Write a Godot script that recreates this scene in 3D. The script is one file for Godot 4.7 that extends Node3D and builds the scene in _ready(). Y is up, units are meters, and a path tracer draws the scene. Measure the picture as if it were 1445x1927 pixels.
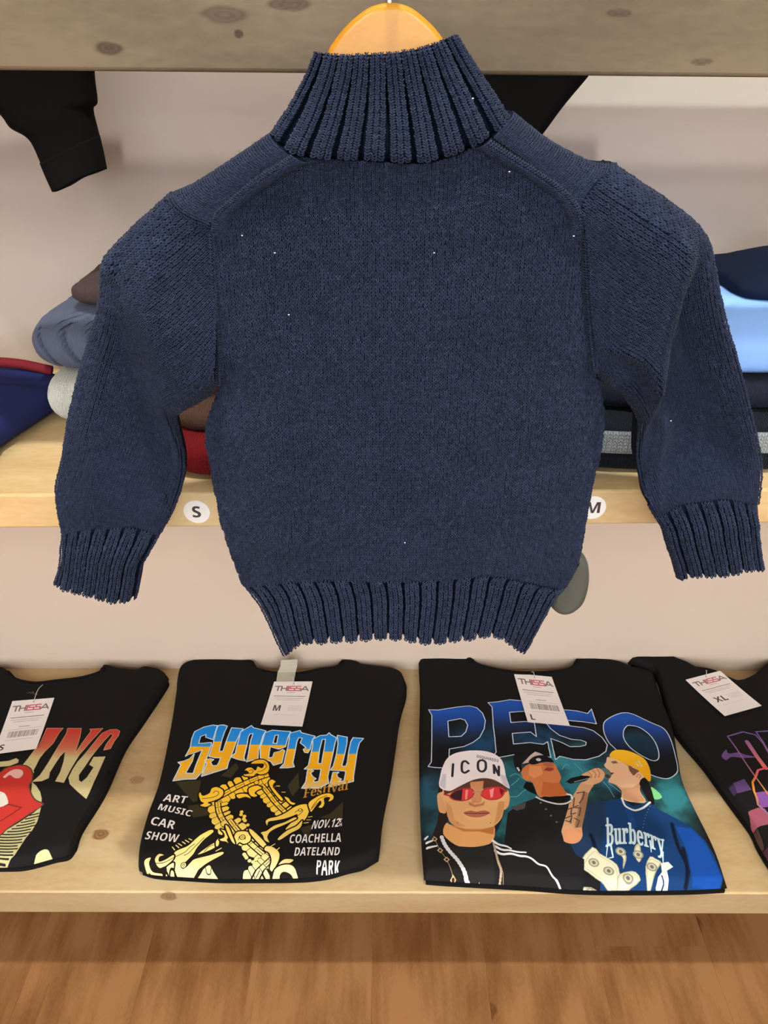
extends Node3D
# A shop wall of wooden shelves: a child's navy sweater hung before them, folded knitwear on the middle shelf and printed t-shirts on the low one.
# Metres, y up, floor at 0. The shop wall is at z = -WALL and the camera stands at z = 0. Outlines are given in tenths of a millimetre in each thing's own plane.
const EYE := 0.98
const EDGE := 0.5            # distance of the shelves' front edges
const WALL := 0.84953
const WALL_UP := 0.767      # the wall is boxed out above the middle shelf
const MID_TOP := 0.69694
const MID_BOT := 0.66697
const LOW_TOP := 0.19989
const LOW_BOT := 0.16184
const FASCIA_BOT := 0.96843
const CEIL := 2.6
var rng := RandomNumberGenerator.new()
var M := {}
var used := {}

func _ready():
	rng.seed = 7
	# --- camera
	var cam := Camera3D.new()
	cam.name = "camera"
	cam.fov = rad_to_deg(2.0 * atan(963.5 / 1447.0))
	cam.near = 0.02
	cam.position = Vector3(0, EYE, 0)
	cam.rotation_degrees = Vector3(-31, 0, 0)
	add_child(cam)
	cam.current = true
	# --- surroundings: a bright backdrop lighting in through the added window
	var env := Environment.new()
	env.background_mode = Environment.BG_COLOR
	env.background_color = Color(0.93, 0.97, 1.0)      # unseen backdrop, bright to send fill light through the added window
	env.background_energy_multiplier = 5.5
	env.tonemap_mode = Environment.TONE_MAPPER_LINEAR
	env.tonemap_exposure = 1.32
	env.sdfgi_enabled = true
	env.ssao_enabled = true
	env.ssil_enabled = true
	var we := WorldEnvironment.new()
	we.name = "world"
	we.environment = env
	add_child(we)
	# --- lamps: three small ceiling spots over the display, wide unseen panels added further back for fill
	spot_lamp(Vector3(-0.75, CEIL, 0.05), Vector3(-0.15, 0.3, -0.62), 0.25, 40, "left small round ceiling spotlight over the shelves")
	spot_lamp(Vector3(0.05, CEIL, 0.02), Vector3(0.0, 0.3, -0.6), 2.1, 40, "middle small round ceiling spotlight over the shelves")
	spot_lamp(Vector3(0.8, CEIL, 0.05), Vector3(0.2, 0.3, -0.62), 0.2, 40, "right small round ceiling spotlight over the shelves")
	spot_lamp(Vector3(1.98, CEIL - 0.01, 2.07), Vector3(0.45, 1.14, -WALL_UP), 9.0, 7.0, "small round ceiling spotlight further back at the right")
	fill_panel(Vector3(-1.1, CEIL, 2.5), 3.4, "left of the two near added fill light panels behind the viewer")
	fill_panel(Vector3(1.1, CEIL, 2.5), 3.4, "right of the two near added fill light panels behind the viewer")
	fill_panel(Vector3(-1.1, CEIL, 4.4), 5.4, "left of the two far added fill light panels behind the viewer")
	fill_panel(Vector3(1.1, CEIL, 4.4), 5.4, "right of the two far added fill light panels behind the viewer")
	materials()
	room()
	shelves()
	sweater()
	t_shirts()
	stacks()
	dark_garments()

# ---------------------------------------------------------------- naming
func numbered(n: String) -> String:
	if not used.has(n):
		used[n] = 0
		return n
	used[n] += 1
	return "%s_%03d" % [n, used[n]]

func tag(o: Node, label := "", category := "", group := "", kind := ""):
	if label: o.set_meta("label", label)
	if category: o.set_meta("category", category)
	if group: o.set_meta("group", group)
	if kind: o.set_meta("kind", kind)

func thing(called: String, at: Vector3, label: String, category: String, group := "") -> Node3D:
	var o := Node3D.new()
	o.name = numbered(called)
	add_child(o)
	o.position = at
	tag(o, label, category, group)
	return o

func put(called: String, mesh: Mesh, mat: Material, parent: Node) -> MeshInstance3D:
	var o := MeshInstance3D.new()
	o.name = numbered(called) if parent == self else called
	o.mesh = mesh
	o.material_override = mat
	parent.add_child(o, true)
	return o

func struct(called: String, mesh: Mesh, mat: Material, at: Vector3, label: String) -> MeshInstance3D:
	var o := put(called, mesh, mat, self)
	o.position = at
	tag(o, label, "", "", "structure")
	return o

# ---------------------------------------------------------------- lamps
func spot_lamp(at: Vector3, aim: Vector3, energy: float, angle: float, label: String):
	var o := thing("ceiling_spotlight", at, label, "spotlight")
	var dir := (aim - at).normalized()
	o.basis = Basis.looking_at(dir, Vector3(0, 0, -1) if absf(dir.y) > 0.9 else Vector3.UP)
	var can := lathe([0.0, 0.062, 0.036, 0.062, 0.042, 0.055, 0.042, -0.004, 0.037, -0.006, 0.036, 0.004, 0.0, 0.006], 28)
	put("housing", can, M_white(), o)
	var disc := lathe([0.0, -0.002, 0.034, -0.002, 0.034, 0.003, 0.0, 0.003], 28)
	var e := StandardMaterial3D.new()
	e.albedo_color = Color(0.9, 0.9, 0.88)
	e.emission_enabled = true
	e.emission = Color(1.0, 0.95, 0.86)
	e.emission_energy_multiplier = 2.0
	put("lamp_lens", disc, e, o)
	var l := SpotLight3D.new()
	l.name = "lamp"
	l.light_color = Color(1.0, 1.0, 0.985) if energy < 8.0 else Color(0.9, 1.0, 0.96)
	l.light_energy = energy
	l.light_size = 0.034
	l.spot_range = 12
	l.spot_attenuation = 2
	l.spot_angle = angle
	l.spot_angle_attenuation = 0.6
	l.shadow_enabled = true
	l.position = Vector3(0, 0, -0.012)
	o.add_child(l)

func M_white() -> StandardMaterial3D:
	var m := StandardMaterial3D.new()
	m.albedo_color = Color(0.85, 0.85, 0.83)
	m.roughness = 0.5
	return m

func fill_panel(at: Vector3, energy: float, label: String):  # unseen panel added as frontal fill for the display
	var o := thing("added_fill_panel", at, label, "added fill light")
	put("frame", box(Vector3(1.24, 0.03, 1.24), 0.006), M_white(), o).position = Vector3(0, -0.015, 0)
	var e := StandardMaterial3D.new()
	e.albedo_color = Color(0.9, 0.9, 0.9)
	e.emission_enabled = true
	e.emission = Color(1.0, 0.96, 0.9)
	e.emission_energy_multiplier = 1.0
	put("diffuser", box(Vector3(1.18, 0.006, 1.18), 0.002), e, o).position = Vector3(0, -0.033, 0)
	var l := AreaLight3D.new()
	l.name = "lamp"
	l.light_color = Color(0.985, 1.0, 1.0)
	l.area_size = Vector2(1.16, 1.16)
	l.light_energy = energy
	l.shadow_enabled = true
	l.position = Vector3(0, -0.045, 0)
	l.rotation_degrees = Vector3(-90, 0, 0)
	o.add_child(l)

# ---------------------------------------------------------------- materials
func cloth(c: Color, rough := 0.95, rim := 0.0) -> StandardMaterial3D:
	var m := StandardMaterial3D.new()
	m.albedo_color = c
	m.roughness = rough
	m.metallic_specular = 0.2
	if rim > 0.0:
		m.rim_enabled = true
		m.rim = rim
		m.rim_tint = 0.6
	return m

func knit_image(n: int) -> Image:     # rows of V stitches as relief
	var im := Image.create(n, n, false, Image.FORMAT_RGBA8)
	for y in n:
		for x in n:
			var u := fposmod(x * 4.0 / n, 1.0)
			var w := absf(u - 0.5) * 2.0
			var r := fposmod(y * 6.0 / n + w * 0.9, 1.0)
			var leg := sin(PI * clampf(w * 1.0, 0.0, 1.0)) * 0.75 + 0.1
			var hgt := clampf(leg * (0.45 + 0.55 * sin(PI * r)), 0, 1)
			im.set_pixel(x, y, Color(hgt, hgt, hgt))
	return im

func knit_relief(m: StandardMaterial3D, per_metre: float, depth_cm: float):
	m.heightmap_enabled = true
	m.heightmap_texture = M.knit_tex
	m.heightmap_scale = depth_cm
	m.uv1_triplanar = true
	m.uv1_scale = Vector3.ONE * per_metre

# wood along u; knots: [u, v, radius along, radius across, darkness] in parts of the board
func wood(w: int, h: int, base: Color, dark: Color, sd: int, lines: float, knots: Array, contrast := 1.0, front_tone := 1.0) -> ImageTexture:
	var a := FastNoiseLite.new()
	a.seed = sd
	a.frequency = 1.0
	a.fractal_octaves = 2
	var data := PackedByteArray()
	data.resize(w * h * 3)
	var asp := float(w) / h
	for y in h:
		for x in w:
			var u := float(x) / w
			var v := float(y) / h
			var bend := 0.0
			var kn := 0.0
			var ring := 0.0
			for k in knots:
				var dx: float = (u - k[0]) / k[2]
				var dy: float = (v - k[1]) / k[3]
				var d2 := dx * dx * 0.12 + dy * dy * 0.5
				bend += k[3] * 0.8 * signf(dy) * exp(-d2 * 0.6)
				var d := sqrt(dx * dx + dy * dy) + 0.25 * a.get_noise_2d(u * 60.0 + 9.0, v * 60.0)
				if d < 1.3:
					kn = maxf(kn, k[4] * smoothstep(1.25, 0.75, d))
					ring = 0.5 + 0.5 * sin(d * 13.0)
			var vv := v + bend
			var n1 := a.get_noise_2d(u * 1.6 * asp, vv * lines * 0.35 + 40.0)
			var n2 := a.get_noise_2d(u * 3.0 * asp + 11.0, vv * lines * 1.7)
			var n3 := a.get_noise_2d(u * 30.0 * asp, vv * lines * 9.0)
			var t := clampf(0.35 + contrast * (n1 * 0.75 + n2 * 0.3 + n3 * 0.22), 0, 1)
			var c := base.lerp(dark, t)
			if kn > 0.0:
				c = c.lerp(Color(dark.r * 0.62, dark.g * 0.5, dark.b * 0.45).lerp(dark, ring * 0.5), kn)
			if v > 0.6988:      # front edge and underside are darkened by this factor
				c = Color(c.r * front_tone, c.g * front_tone * 0.99, c.b * front_tone)
			var at := (y * w + x) * 3
			data[at] = int(c.r * 255)
			data[at + 1] = int(c.g * 255)
			data[at + 2] = int(c.b * 255)
	return ImageTexture.create_from_image(Image.create_from_data(w, h, false, Image.FORMAT_RGB8, data))

func wood_mat(t: Texture2D, rough := 0.55) -> StandardMaterial3D:
	var m := StandardMaterial3D.new()
	m.albedo_texture = t
	m.roughness = rough
	m.metallic_specular = 0.35
	return m

func materials():
	M.knit_tex = ImageTexture.create_from_image(knit_image(128))
	var wall := StandardMaterial3D.new()
	var nt := NoiseTexture2D.new()
	nt.width = 256; nt.height = 256; nt.seamless = true
	var fn := FastNoiseLite.new()
	fn.seed = 5; fn.frequency = 0.05
	nt.noise = fn
	wall.albedo_color = Color(0.775, 0.705, 0.645)
	wall.roughness = 0.5
	wall.metallic_specular = 0.3
	wall.heightmap_enabled = true
	wall.heightmap_texture = nt
	wall.heightmap_scale = 0.02
	wall.uv1_triplanar = true
	wall.uv1_scale = Vector3.ONE * 4.0
	M.wall = wall
	M.wall_up_dimmed = wall.duplicate()
	M.wall_up_dimmed.albedo_color = Color(0.715, 0.655, 0.61)  # darker copy of the wall colour stands in for dimmer light up here
	M.paint = StandardMaterial3D.new()
	M.paint.albedo_color = Color(0.86, 0.83, 0.79)
	M.paint.roughness = 0.9
	M.chrome = StandardMaterial3D.new()
	M.chrome.albedo_color = Color(0.86, 0.87, 0.9)
	M.chrome.metallic = 1.0
	M.chrome.roughness = 0.18
	M.black = cloth(Color(0.088, 0.088, 0.095))
	M.jet = cloth(Color(0.07, 0.065, 0.065))
	M.card = StandardMaterial3D.new()
	M.card.albedo_color = Color(0.95, 0.94, 0.93)
	M.card.roughness = 0.6
	M.clear = StandardMaterial3D.new()
	M.clear.albedo_color = Color(0.75, 0.76, 0.75)
	M.clear.roughness = 0.3
	M.navy = cloth(Color(0.075, 0.10, 0.17), 1.0)  # ground yarn darkened so the gaps between stitches look shaded
	M.yarn = cloth(Color(1, 1, 1), 1.0, 0.12)
	M.yarn.vertex_color_use_as_albedo = true

# ---------------------------------------------------------------- room
func room():
	var t := 0.1
	struct("wall_back", box(Vector3(5.2, CEIL + 0.2, t), 0.0), M.wall, Vector3(0, CEIL / 2, -WALL - t / 2), "pinkish painted wall behind the shelves")
	struct("wall_upper", box(Vector3(4.9, CEIL - MID_BOT, WALL - WALL_UP), 0.0), M.wall_up_dimmed, Vector3(0, (CEIL + MID_BOT) / 2, -(WALL + WALL_UP) / 2), "pinkish boxed-out wall behind the hanging clothes")
	struct("wall_left", box(Vector3(t, CEIL + 0.2, 6.6), 0.0), M.paint, Vector3(-2.55, CEIL / 2, 2.4), "plain side wall of the shop on the left")
	struct("wall_right", box(Vector3(t, CEIL + 0.2, 6.6), 0.0), M.paint, Vector3(2.55, CEIL / 2, 2.4), "plain side wall of the shop on the right")
	var parts := []
	for q in [[-2.45, -0.1, 0.3, 5.6], [2.45, -0.1, 0.3, 5.6], [0.0, -1.15, 4.6, 0.5], [0.0, 1.25, 4.6, 0.3]]:
		parts.append([box(Vector3(q[2], 2.8 if absf(q[0]) > 1.0 else q[3], t), 0.0), Transform3D(Basis(), Vector3(q[0], 0.0 if absf(q[0]) > 1.0 else q[1], 0))])
	struct("wall_front", merged(parts), M.paint, Vector3(0, CEIL / 2, 5.65), "plain wall of the shop round the added window behind the viewer")
	var bars := []
	for q in [[0.0, -0.89, 4.6, 0.05], [0.0, 1.09, 4.6, 0.05]]:
		bars.append([box(Vector3(q[2], q[3], 0.06), 0.004), Transform3D(Basis(), Vector3(0, q[1], 0))])
	for x in [-2.275, -0.76, 0.76, 2.275]:
		bars.append([box(Vector3(0.05, 2.0, 0.06), 0.004), Transform3D(Basis(), Vector3(x, 0.1, 0))])
	var win := struct("added_window_1", merged(bars), M_white(), Vector3(0, CEIL / 2, 5.65), "wide window added behind the viewer for fill light")  # unseen window, put in so low frontal light reaches the upper wall
	var glass := StandardMaterial3D.new()
	glass.albedo_color = Color(1, 1, 1, 0.05)
	glass.transparency = BaseMaterial3D.TRANSPARENCY_ALPHA
	glass.roughness = 0.02
	for x in [-1.5175, 0.0, 1.5175]:
		put("pane", box(Vector3(1.47, 1.94, 0.006), 0.0), glass, win).position = Vector3(x, 0.1, 0)
	struct("ceiling", box(Vector3(5.2, t, 6.7), 0.0), M.paint, Vector3(0, CEIL + t / 2, 2.4), "plain pale ceiling of the shop")
	var ft := wood(1280, 256, Color(0.610, 0.441, 0.282), Color(0.482, 0.323, 0.182), 21, 13.0, [[0.3, 0.5, 0.012, 0.05, 0.7], [0.62, 0.3, 0.008, 0.04, 0.6]], 0.95)
	var fm := wood_mat(ft, 0.42)
	var base := struct("floor", box(Vector3(5.2, 0.1, 6.7), 0.0), fm, Vector3(0, -0.058, 2.4), "brown wood plank floor under the shelves")
	for k in 36:
		var x := -2.5 + 0.142 * k
		for row in 2:
			var ln := 1.25
			var zc := -WALL + ln / 2 + row * ln + 0.3 + fposmod(k * 0.413, 1.0) * 0.3
			var z0 := -WALL
			if absf(x) > 0.75 or row > 0:
				continue
			var pm := plank_mesh(0.14198, 0.0085, zc + ln / 2 - z0 - 0.0005, k)
			var p := put("plank", pm, fm, base)
			p.position = Vector3(x, 0.058 - 0.00425, (zc + ln / 2 + z0) / 2 - 2.4)

func plank_mesh(w: float, h: float, ln: float, k: int) -> ArrayMesh:
	# cross-section with eased edges swept along z; u of the grain runs along the plank
	var e := 0.00025
	var sec := [Vector2(-w / 2, -h / 2), Vector2(-w / 2, h / 2 - e), Vector2(-w / 2 + e, h / 2), Vector2(w / 2 - e, h / 2), Vector2(w / 2, h / 2 - e), Vector2(w / 2, -h / 2)]
	var st := SurfaceTool.new()
	st.begin(Mesh.PRIMITIVE_TRIANGLES)
	st.set_smooth_group(-1)
	var off := fposmod(k * 0.37, 1.0)
	var vv := fposmod(k * 0.61, 1.0)
	for i in sec.size() - 1:
		var a: Vector2 = sec[i]
		var b: Vector2 = sec[i + 1]
		var q := [[a, -ln / 2], [a, ln / 2], [b, ln / 2], [b, -ln / 2]]
		for n in [0, 2, 1, 0, 3, 2]:
			var c: Vector2 = q[n][0]
			var z: float = q[n][1]
			st.set_uv(Vector2(off + z / 1.3, vv + c.x / 0.26))
			st.add_vertex(Vector3(c.x, c.y, z))
	st.generate_normals()
	return st.commit()

# ---------------------------------------------------------------- shelves
func board_mesh(x0: float, x1: float, h: float, d: float, uo: float, vo: float, us := 1.4, vs := 0.5) -> ArrayMesh:
	# rounded-edge board; back at z=-d, front edge at z=0, top at y=0. v runs over the top (back to front), down the front edge and back underneath
	var e := 0.0022
	var sec := [Vector2(-d, 0)]
	for k in 5:
		var a := PI / 2 * (1.0 - k / 4.0)
		sec.append(Vector2(-e + e * cos(a), -e + e * sin(a)))
	for k in 5:
		var a := -PI / 2 * k / 4.0
		sec.append(Vector2(-e + e * cos(a), -h + e + e * sin(a)))
	sec.append(Vector2(-d, -h))
	var st := SurfaceTool.new()
	st.begin(Mesh.PRIMITIVE_TRIANGLES)
	var run := 0.0
	var nx := 6
	for i in sec.size():
		var a: Vector2 = sec[i]
		var b: Vector2 = sec[(i + 1) % sec.size()]
		st.set_smooth_group(-1 if i in [0, 5, 10, 11] else 1)
		var ln := a.distance_to(b)
		for k in nx:
			var xa := lerpf(x0, x1, float(k) / nx)
			var xb := lerpf(x0, x1, float(k + 1) / nx)
			var q := [[a, xa, run], [b, xa, run + ln], [b, xb, run + ln], [a, xb, run]]
			for n in [0, 2, 1, 0, 3, 2]:
				var c: Vector2 = q[n][0]
				st.set_uv(Vector2(uo + (q[n][1] - x0) / us, vo + q[n][2] / vs))
				st.add_vertex(Vector3(q[n][1], c.y, c.x))
		run += ln
	for s in 2:
		st.set_smooth_group(-1)
		var x: float = [x0, x1][s]
		for i in range(1, sec.size() - 1):
			var tri := [sec[0], sec[i], sec[i + 1]]
			if s == 0: tri = [sec[0], sec[i + 1], sec[i]]
			for c in tri:
				st.set_uv(Vector2(uo + c.y / us, vo + c.x / vs))
				st.add_vertex(Vector3(x, c.y, c.x))
	st.generate_normals()
	return st.commit()

func shelves():
	# knots sit where the boards show them: u over 1.4 m of length from the left end, v over 0.5 m across
	var pale := Color(0.85, 0.76, 0.58)
	var deep := Color(0.77, 0.64, 0.44)
	var d := WALL - EDGE
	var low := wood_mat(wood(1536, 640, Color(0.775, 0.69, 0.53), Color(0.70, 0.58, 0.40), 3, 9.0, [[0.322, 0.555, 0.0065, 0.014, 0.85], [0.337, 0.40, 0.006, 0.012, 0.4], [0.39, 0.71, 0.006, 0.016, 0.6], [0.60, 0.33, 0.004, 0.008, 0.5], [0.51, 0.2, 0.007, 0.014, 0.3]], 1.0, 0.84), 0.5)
	var mid := wood_mat(wood(1536, 640, pale, deep, 12, 9.0, [[0.2, 0.3, 0.006, 0.012, 0.6], [0.62, 0.73, 0.005, 0.01, 0.5]]), 0.5)
	var top := wood_mat(wood(1536, 640, Color(0.436, 0.383, 0.306), Color(0.338, 0.288, 0.221), 33, 10.0, [[0.545, 0.3025, 0.0085, 0.009, 0.5], [0.498, 0.335, 0.0055, 0.007, 0.8], [0.571, 0.2925, 0.008, 0.006, 0.6], [0.550, 0.32, 0.0018, 0.004, 0.95], [0.699, 0.2975, 0.005, 0.004, 0.6], [0.735, 0.3425, 0.004, 0.003, 0.5], [0.44, 0.337, 0.003, 0.004, 0.6]], 1.0), 0.55)
	var a := thing("wall_shelf", Vector3(0, LOW_TOP, -EDGE), "pale wooden bottom shelf carrying the folded printed t-shirts", "shelf")
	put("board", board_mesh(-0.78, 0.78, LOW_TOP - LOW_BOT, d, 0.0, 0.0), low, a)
	a.rotation_degrees.z = -0.2
	var b := thing("wall_shelf", Vector3(0, MID_TOP, -EDGE), "pale wooden middle shelf with round size stickers on its front edge", "shelf")
	put("board", board_mesh(-0.78, 0.78, MID_TOP - MID_BOT, WALL_UP - EDGE, 0.0, (WALL - WALL_UP) / 0.5), mid, b)
	b.rotation_degrees.z = 0.45
	var letter := StandardMaterial3D.new()
	letter.albedo_color = Color(0.25, 0.2, 0.2)
	letter.roughness = 0.6
	for k in 2:
		var c := [Vector2(-0.14207, -0.01713), Vector2(0.15767, -0.01338)][k] as Vector2
		var s := put("size_sticker", lathe([0.0, 0.0, 0.0098, 0.0, 0.0100, 0.0002, 0.0098, 0.0004, 0.0, 0.0004], 40), M.card, b)
		s.rotation_degrees = Vector3(0, 0, 0)
		var cy := c.y - c.x * sin(deg_to_rad(0.45))
		s.position = Vector3(c.x, cy, 0.0001)
		tag(s, "round white sticker printed S" if k == 0 else "round white sticker printed M")
		var tm := TextMesh.new()
		var f := SystemFont.new()
		f.font_names = PackedStringArray(["Droid Sans"])
		f.font_weight = 700
		tm.font = f
		tm.text = ["S", "M"][k]
		tm.font_size = 64
		tm.pixel_size = 0.000205
		tm.depth = 0.0002
		var l := put("letter", tm, letter, s)
		l.position = Vector3(0, 0, 0.0005)
		l.scale = Vector3(1.12, 1, 1)
	var c2 := thing("wall_shelf", Vector3(0, FASCIA_BOT + 0.11, -EDGE), "brown knotty wooden top board crossing above the sweater", "shelf")
	put("board", board_mesh(-0.85, 0.85, 0.11, 0.03, 0.0, 0.08), top, c2)
	c2.rotation_degrees.z = -0.47
	# behind the top board runs the clothes rail; a peg in front carries the hanger
	for s in [-1, 1]:
		put("bracket", box(Vector3(0.03, 0.11, WALL_UP - EDGE), 0.002), top, c2).position = Vector3(0.835 * s, -0.055, (EDGE - WALL_UP) / 2)
	put("clothes_rail", tube([Vector3(-0.83, -0.03, -0.18), Vector3(0.83, -0.03, -0.18)], 0.0125, 16), M.chrome, c2)
	put("hook_peg", tube([Vector3(0.006, -0.030, -0.005), Vector3(0.006, -0.030, 0.03), Vector3(0.006, -0.029, 0.068), Vector3(0.006, -0.023, 0.073), Vector3(0.006, -0.016, 0.074)], 0.0035, 12), M.chrome, c2)

# ---------------------------------------------------------------- shapes
func P(a: Array) -> PackedVector2Array:
	var r := PackedVector2Array()
	for i in range(0, a.size(), 2):
		r.append(Vector2(a[i], a[i + 1]) * 1e-4)
	return r

func spline(p: PackedVector2Array, per := 6, closed := false) -> PackedVector2Array:
	var r := PackedVector2Array()
	var n := p.size()
	if n < 3:
		return p
	for i in (n if closed else n - 1):
		var p0 := p[(i - 1 + n) % n] if closed or i > 0 else p[0] * 2.0 - p[1]
		var p1 := p[i]
		var p2 := p[(i + 1) % n]
		var p3 := p[(i + 2) % n] if closed or i < n - 2 else p2 * 2.0 - p1
		for k in per:
			r.append(p1.cubic_interpolate(p2, p0, p3, float(k) / per))
	if not closed:
		r.append(p[n - 1])
	return r

func resample(p: PackedVector2Array, n: int) -> PackedVector2Array:
	var acc := PackedFloat32Array([0.0])
	for i in range(1, p.size()):
		acc.append(acc[i - 1] + p[i].distance_to(p[i - 1]))
	var r := PackedVector2Array()
	var k := 0
	for i in n + 1:
		var s := acc[acc.size() - 1] * i / n
		while k < acc.size() - 2 and acc[k + 1] < s:
			k += 1
		var w := (s - acc[k]) / maxf(acc[k + 1] - acc[k], 1e-9)
		r.append(p[k].lerp(p[k + 1], clampf(w, 0, 1)))
	return r

# A sheet spanned by four edge curves: top and bottom run left to right, left and right run top to bottom.
class Patch:
	var g := PackedVector2Array()
	var nu: int
	var nv: int
	var len_v: float
	func _init(t: PackedVector2Array, r: PackedVector2Array, b: PackedVector2Array, l: PackedVector2Array):
		nu = t.size() - 1
		nv = l.size() - 1
		for j in nv + 1:
			var v := float(j) / nv
			for i in nu + 1:
				var u := float(i) / nu
				var corners := t[0] * (1 - u) * (1 - v) + t[nu] * u * (1 - v) + b[0] * (1 - u) * v + b[nu] * u * v
				g.append(t[i] * (1 - v) + b[i] * v + l[j] * (1 - u) + r[j] * u - corners)
		len_v = pos(0.5, 0).distance_to(pos(0.5, 1))
	func pos(u: float, v: float) -> Vector2:
		var x := clampf(u, 0, 1) * nu
		var y := clampf(v, 0, 1) * nv
		var i := mini(int(x), nu - 1)
		var j := mini(int(y), nv - 1)
		var a := j * (nu + 1) + i
		return g[a].lerp(g[a + 1], x - i).lerp(g[a + nu + 1].lerp(g[a + nu + 2], x - i), y - j)
	func width(v: float) -> float:
		return pos(0, v).distance_to(pos(1, v))

func patch(t: Array, r: Array, b: Array, l: Array, nu: int, nv: int) -> Patch:
	return Patch.new(resample(spline(P(t)), nu), resample(spline(P(r)), nv), resample(spline(P(b)), nu), resample(spline(P(l)), nv))

static func ease_edge(d: float, r: float, least := 0.0) -> float:
	if r <= 0.0 or d >= r:
		return 1.0
	var q := 1.0 - clampf(d / r, 0, 1)
	return least + (1.0 - least) * sqrt(maxf(0.0, 1.0 - q * q))

# signed distance to a polyline: positive on its right-hand side (y up)
static func side_of(p: Vector2, line: PackedVector2Array) -> float:
	var best := 1e9
	var s := 1.0
	for i in line.size() - 1:
		var q := Geometry2D.get_closest_point_to_segment(p, line[i], line[i + 1])
		var d := p.distance_to(q)
		if d < best:
			best = d
			s = -signf((line[i + 1] - line[i]).cross(p - line[i]))
	return best * s

static func ridge(p: Vector2, line: PackedVector2Array, amp: float, wl: float, wr: float) -> float:
	var d := side_of(p, line)
	var w := wl if d < 0 else wr
	return amp * exp(-d * d / (w * w))

static func ribs(x: float, groove := 0.16) -> float:    # 1 on a rib, 0 in the groove between two
	var d := absf(fposmod(x, 1.0) - 0.5)
	d = 0.5 - d
	return 1.0 - exp(-d * d / (groove * groove))

# flat: the sheet lies (a, h, b); otherwise it hangs (a, b, h)
func place(q: Vector2, h: float, flat: bool) -> Vector3:
	return Vector3(q.x, h, q.y) if flat else Vector3(q.x, q.y, h)

func sheet(pt: Patch, front: Callable, back: Callable, flat: bool, uv0 := Vector2.ZERO, uvs := Vector2.ONE, open_top := false) -> ArrayMesh:
	var nu := pt.nu
	var nv := pt.nv
	var vs := PackedVector3Array()
	var uv := PackedVector2Array()
	for s in 2:
		for j in nv + 1:
			for i in nu + 1:
				var q := pt.g[j * (nu + 1) + i]
				var h: float = (front if s == 0 else back).call(float(i) / nu, float(j) / nv, q)
				vs.append(place(q, h, flat))
				uv.append((q - uv0) / uvs)
	var idx := PackedInt32Array()
	var n := (nu + 1) * (nv + 1)
	var ia := (nv / 2) * (nu + 1) + nu / 2
	var turned := (pt.g[ia + 1] - pt.g[ia]).cross(pt.g[ia + nu + 1] - pt.g[ia]) > 0.0
	if flat: turned = not turned
	for j in nv:
		for i in nu:
			var a := j * (nu + 1) + i
			for s in 2:
				var o := s * n
				if (s == 1) != turned:
					idx.append_array([o + a, o + a + nu + 1, o + a + 1, o + a + 1, o + a + nu + 1, o + a + nu + 2])
				else:
					idx.append_array([o + a, o + a + 1, o + a + nu + 1, o + a + 1, o + a + nu + 2, o + a + nu + 1])
	var rim := []
	for i in nu + 1: rim.append(i)
	for j in range(1, nv + 1): rim.append(j * (nu + 1) + nu)
	for i in range(nu - 1, -1, -1): rim.append(nv * (nu + 1) + i)
	for j in range(nv - 1, -1, -1): rim.append(j * (nu + 1))
	for k in rim.size() - 1:
		if open_top and k < nu:
			continue
		var a: int = rim[k]
		var b: int = rim[k + 1]
		if turned:
			idx.append_array([a, b, n + a, b, n + b, n + a])
		else:
			idx.append_array([a, n + a, b, b, n + a, n + b])
	return indexed(vs, uv, idx)

func indexed(vs: PackedVector3Array, uv: PackedVector2Array, idx: PackedInt32Array) -> ArrayMesh:
	var nm := PackedVector3Array()
	nm.resize(vs.size())
	for k in range(0, idx.size(), 3):
		var c := (vs[idx[k + 2]] - vs[idx[k]]).cross(vs[idx[k + 1]] - vs[idx[k]])
		for e in 3:
			nm[idx[k + e]] += c
	for k in nm.size():
		nm[k] = nm[k].normalized() if nm[k].length_squared() > 0 else Vector3.UP
	var arr := []
	arr.resize(Mesh.ARRAY_MAX)
	arr[Mesh.ARRAY_VERTEX] = vs
	arr[Mesh.ARRAY_NORMAL] = nm
	arr[Mesh.ARRAY_TEX_UV] = uv
	arr[Mesh.ARRAY_INDEX] = idx
	var m := ArrayMesh.new()
	m.add_surface_from_arrays(Mesh.PRIMITIVE_TRIANGLES, arr)
	return m

func tube(pts: Array, r, sides := 10) -> ArrayMesh:
	var vs := PackedVector3Array()
	var uv := PackedVector2Array()
	var idx := PackedInt32Array()
	var n := pts.size()
	var side := Vector3.ZERO
	for i in n:
		var d: Vector3 = (pts[mini(i + 1, n - 1)] - pts[maxi(i - 1, 0)]).normalized()
		if side == Vector3.ZERO:
			side = d.cross(Vector3.UP if absf(d.y) < 0.9 else Vector3.RIGHT).normalized()
		side = (side - d * side.dot(d)).normalized()
		var up := side.cross(d)
		var rad: float = r[i] if r is Array else r
		for k in sides:
			var a := TAU * k / sides
			vs.append(pts[i] + (side * cos(a) + up * sin(a)) * rad)
			uv.append(Vector2(float(k) / sides, i * 0.2))
	for i in n - 1:
		for k in sides:
			var a := i * sides + k
			var b := i * sides + (k + 1) % sides
			idx.append_array([a, b, a + sides, b, b + sides, a + sides])
	for s in 2:
		var c := vs.size()
		vs.append(pts[0] if s == 0 else pts[n - 1])
		uv.append(Vector2.ZERO)
		var o := 0 if s == 0 else (n - 1) * sides
		for k in sides:
			if s == 0: idx.append_array([c, o + (k + 1) % sides, o + k])
			else: idx.append_array([c, o + k, o + (k + 1) % sides])
	return indexed(vs, uv, idx)

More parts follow.
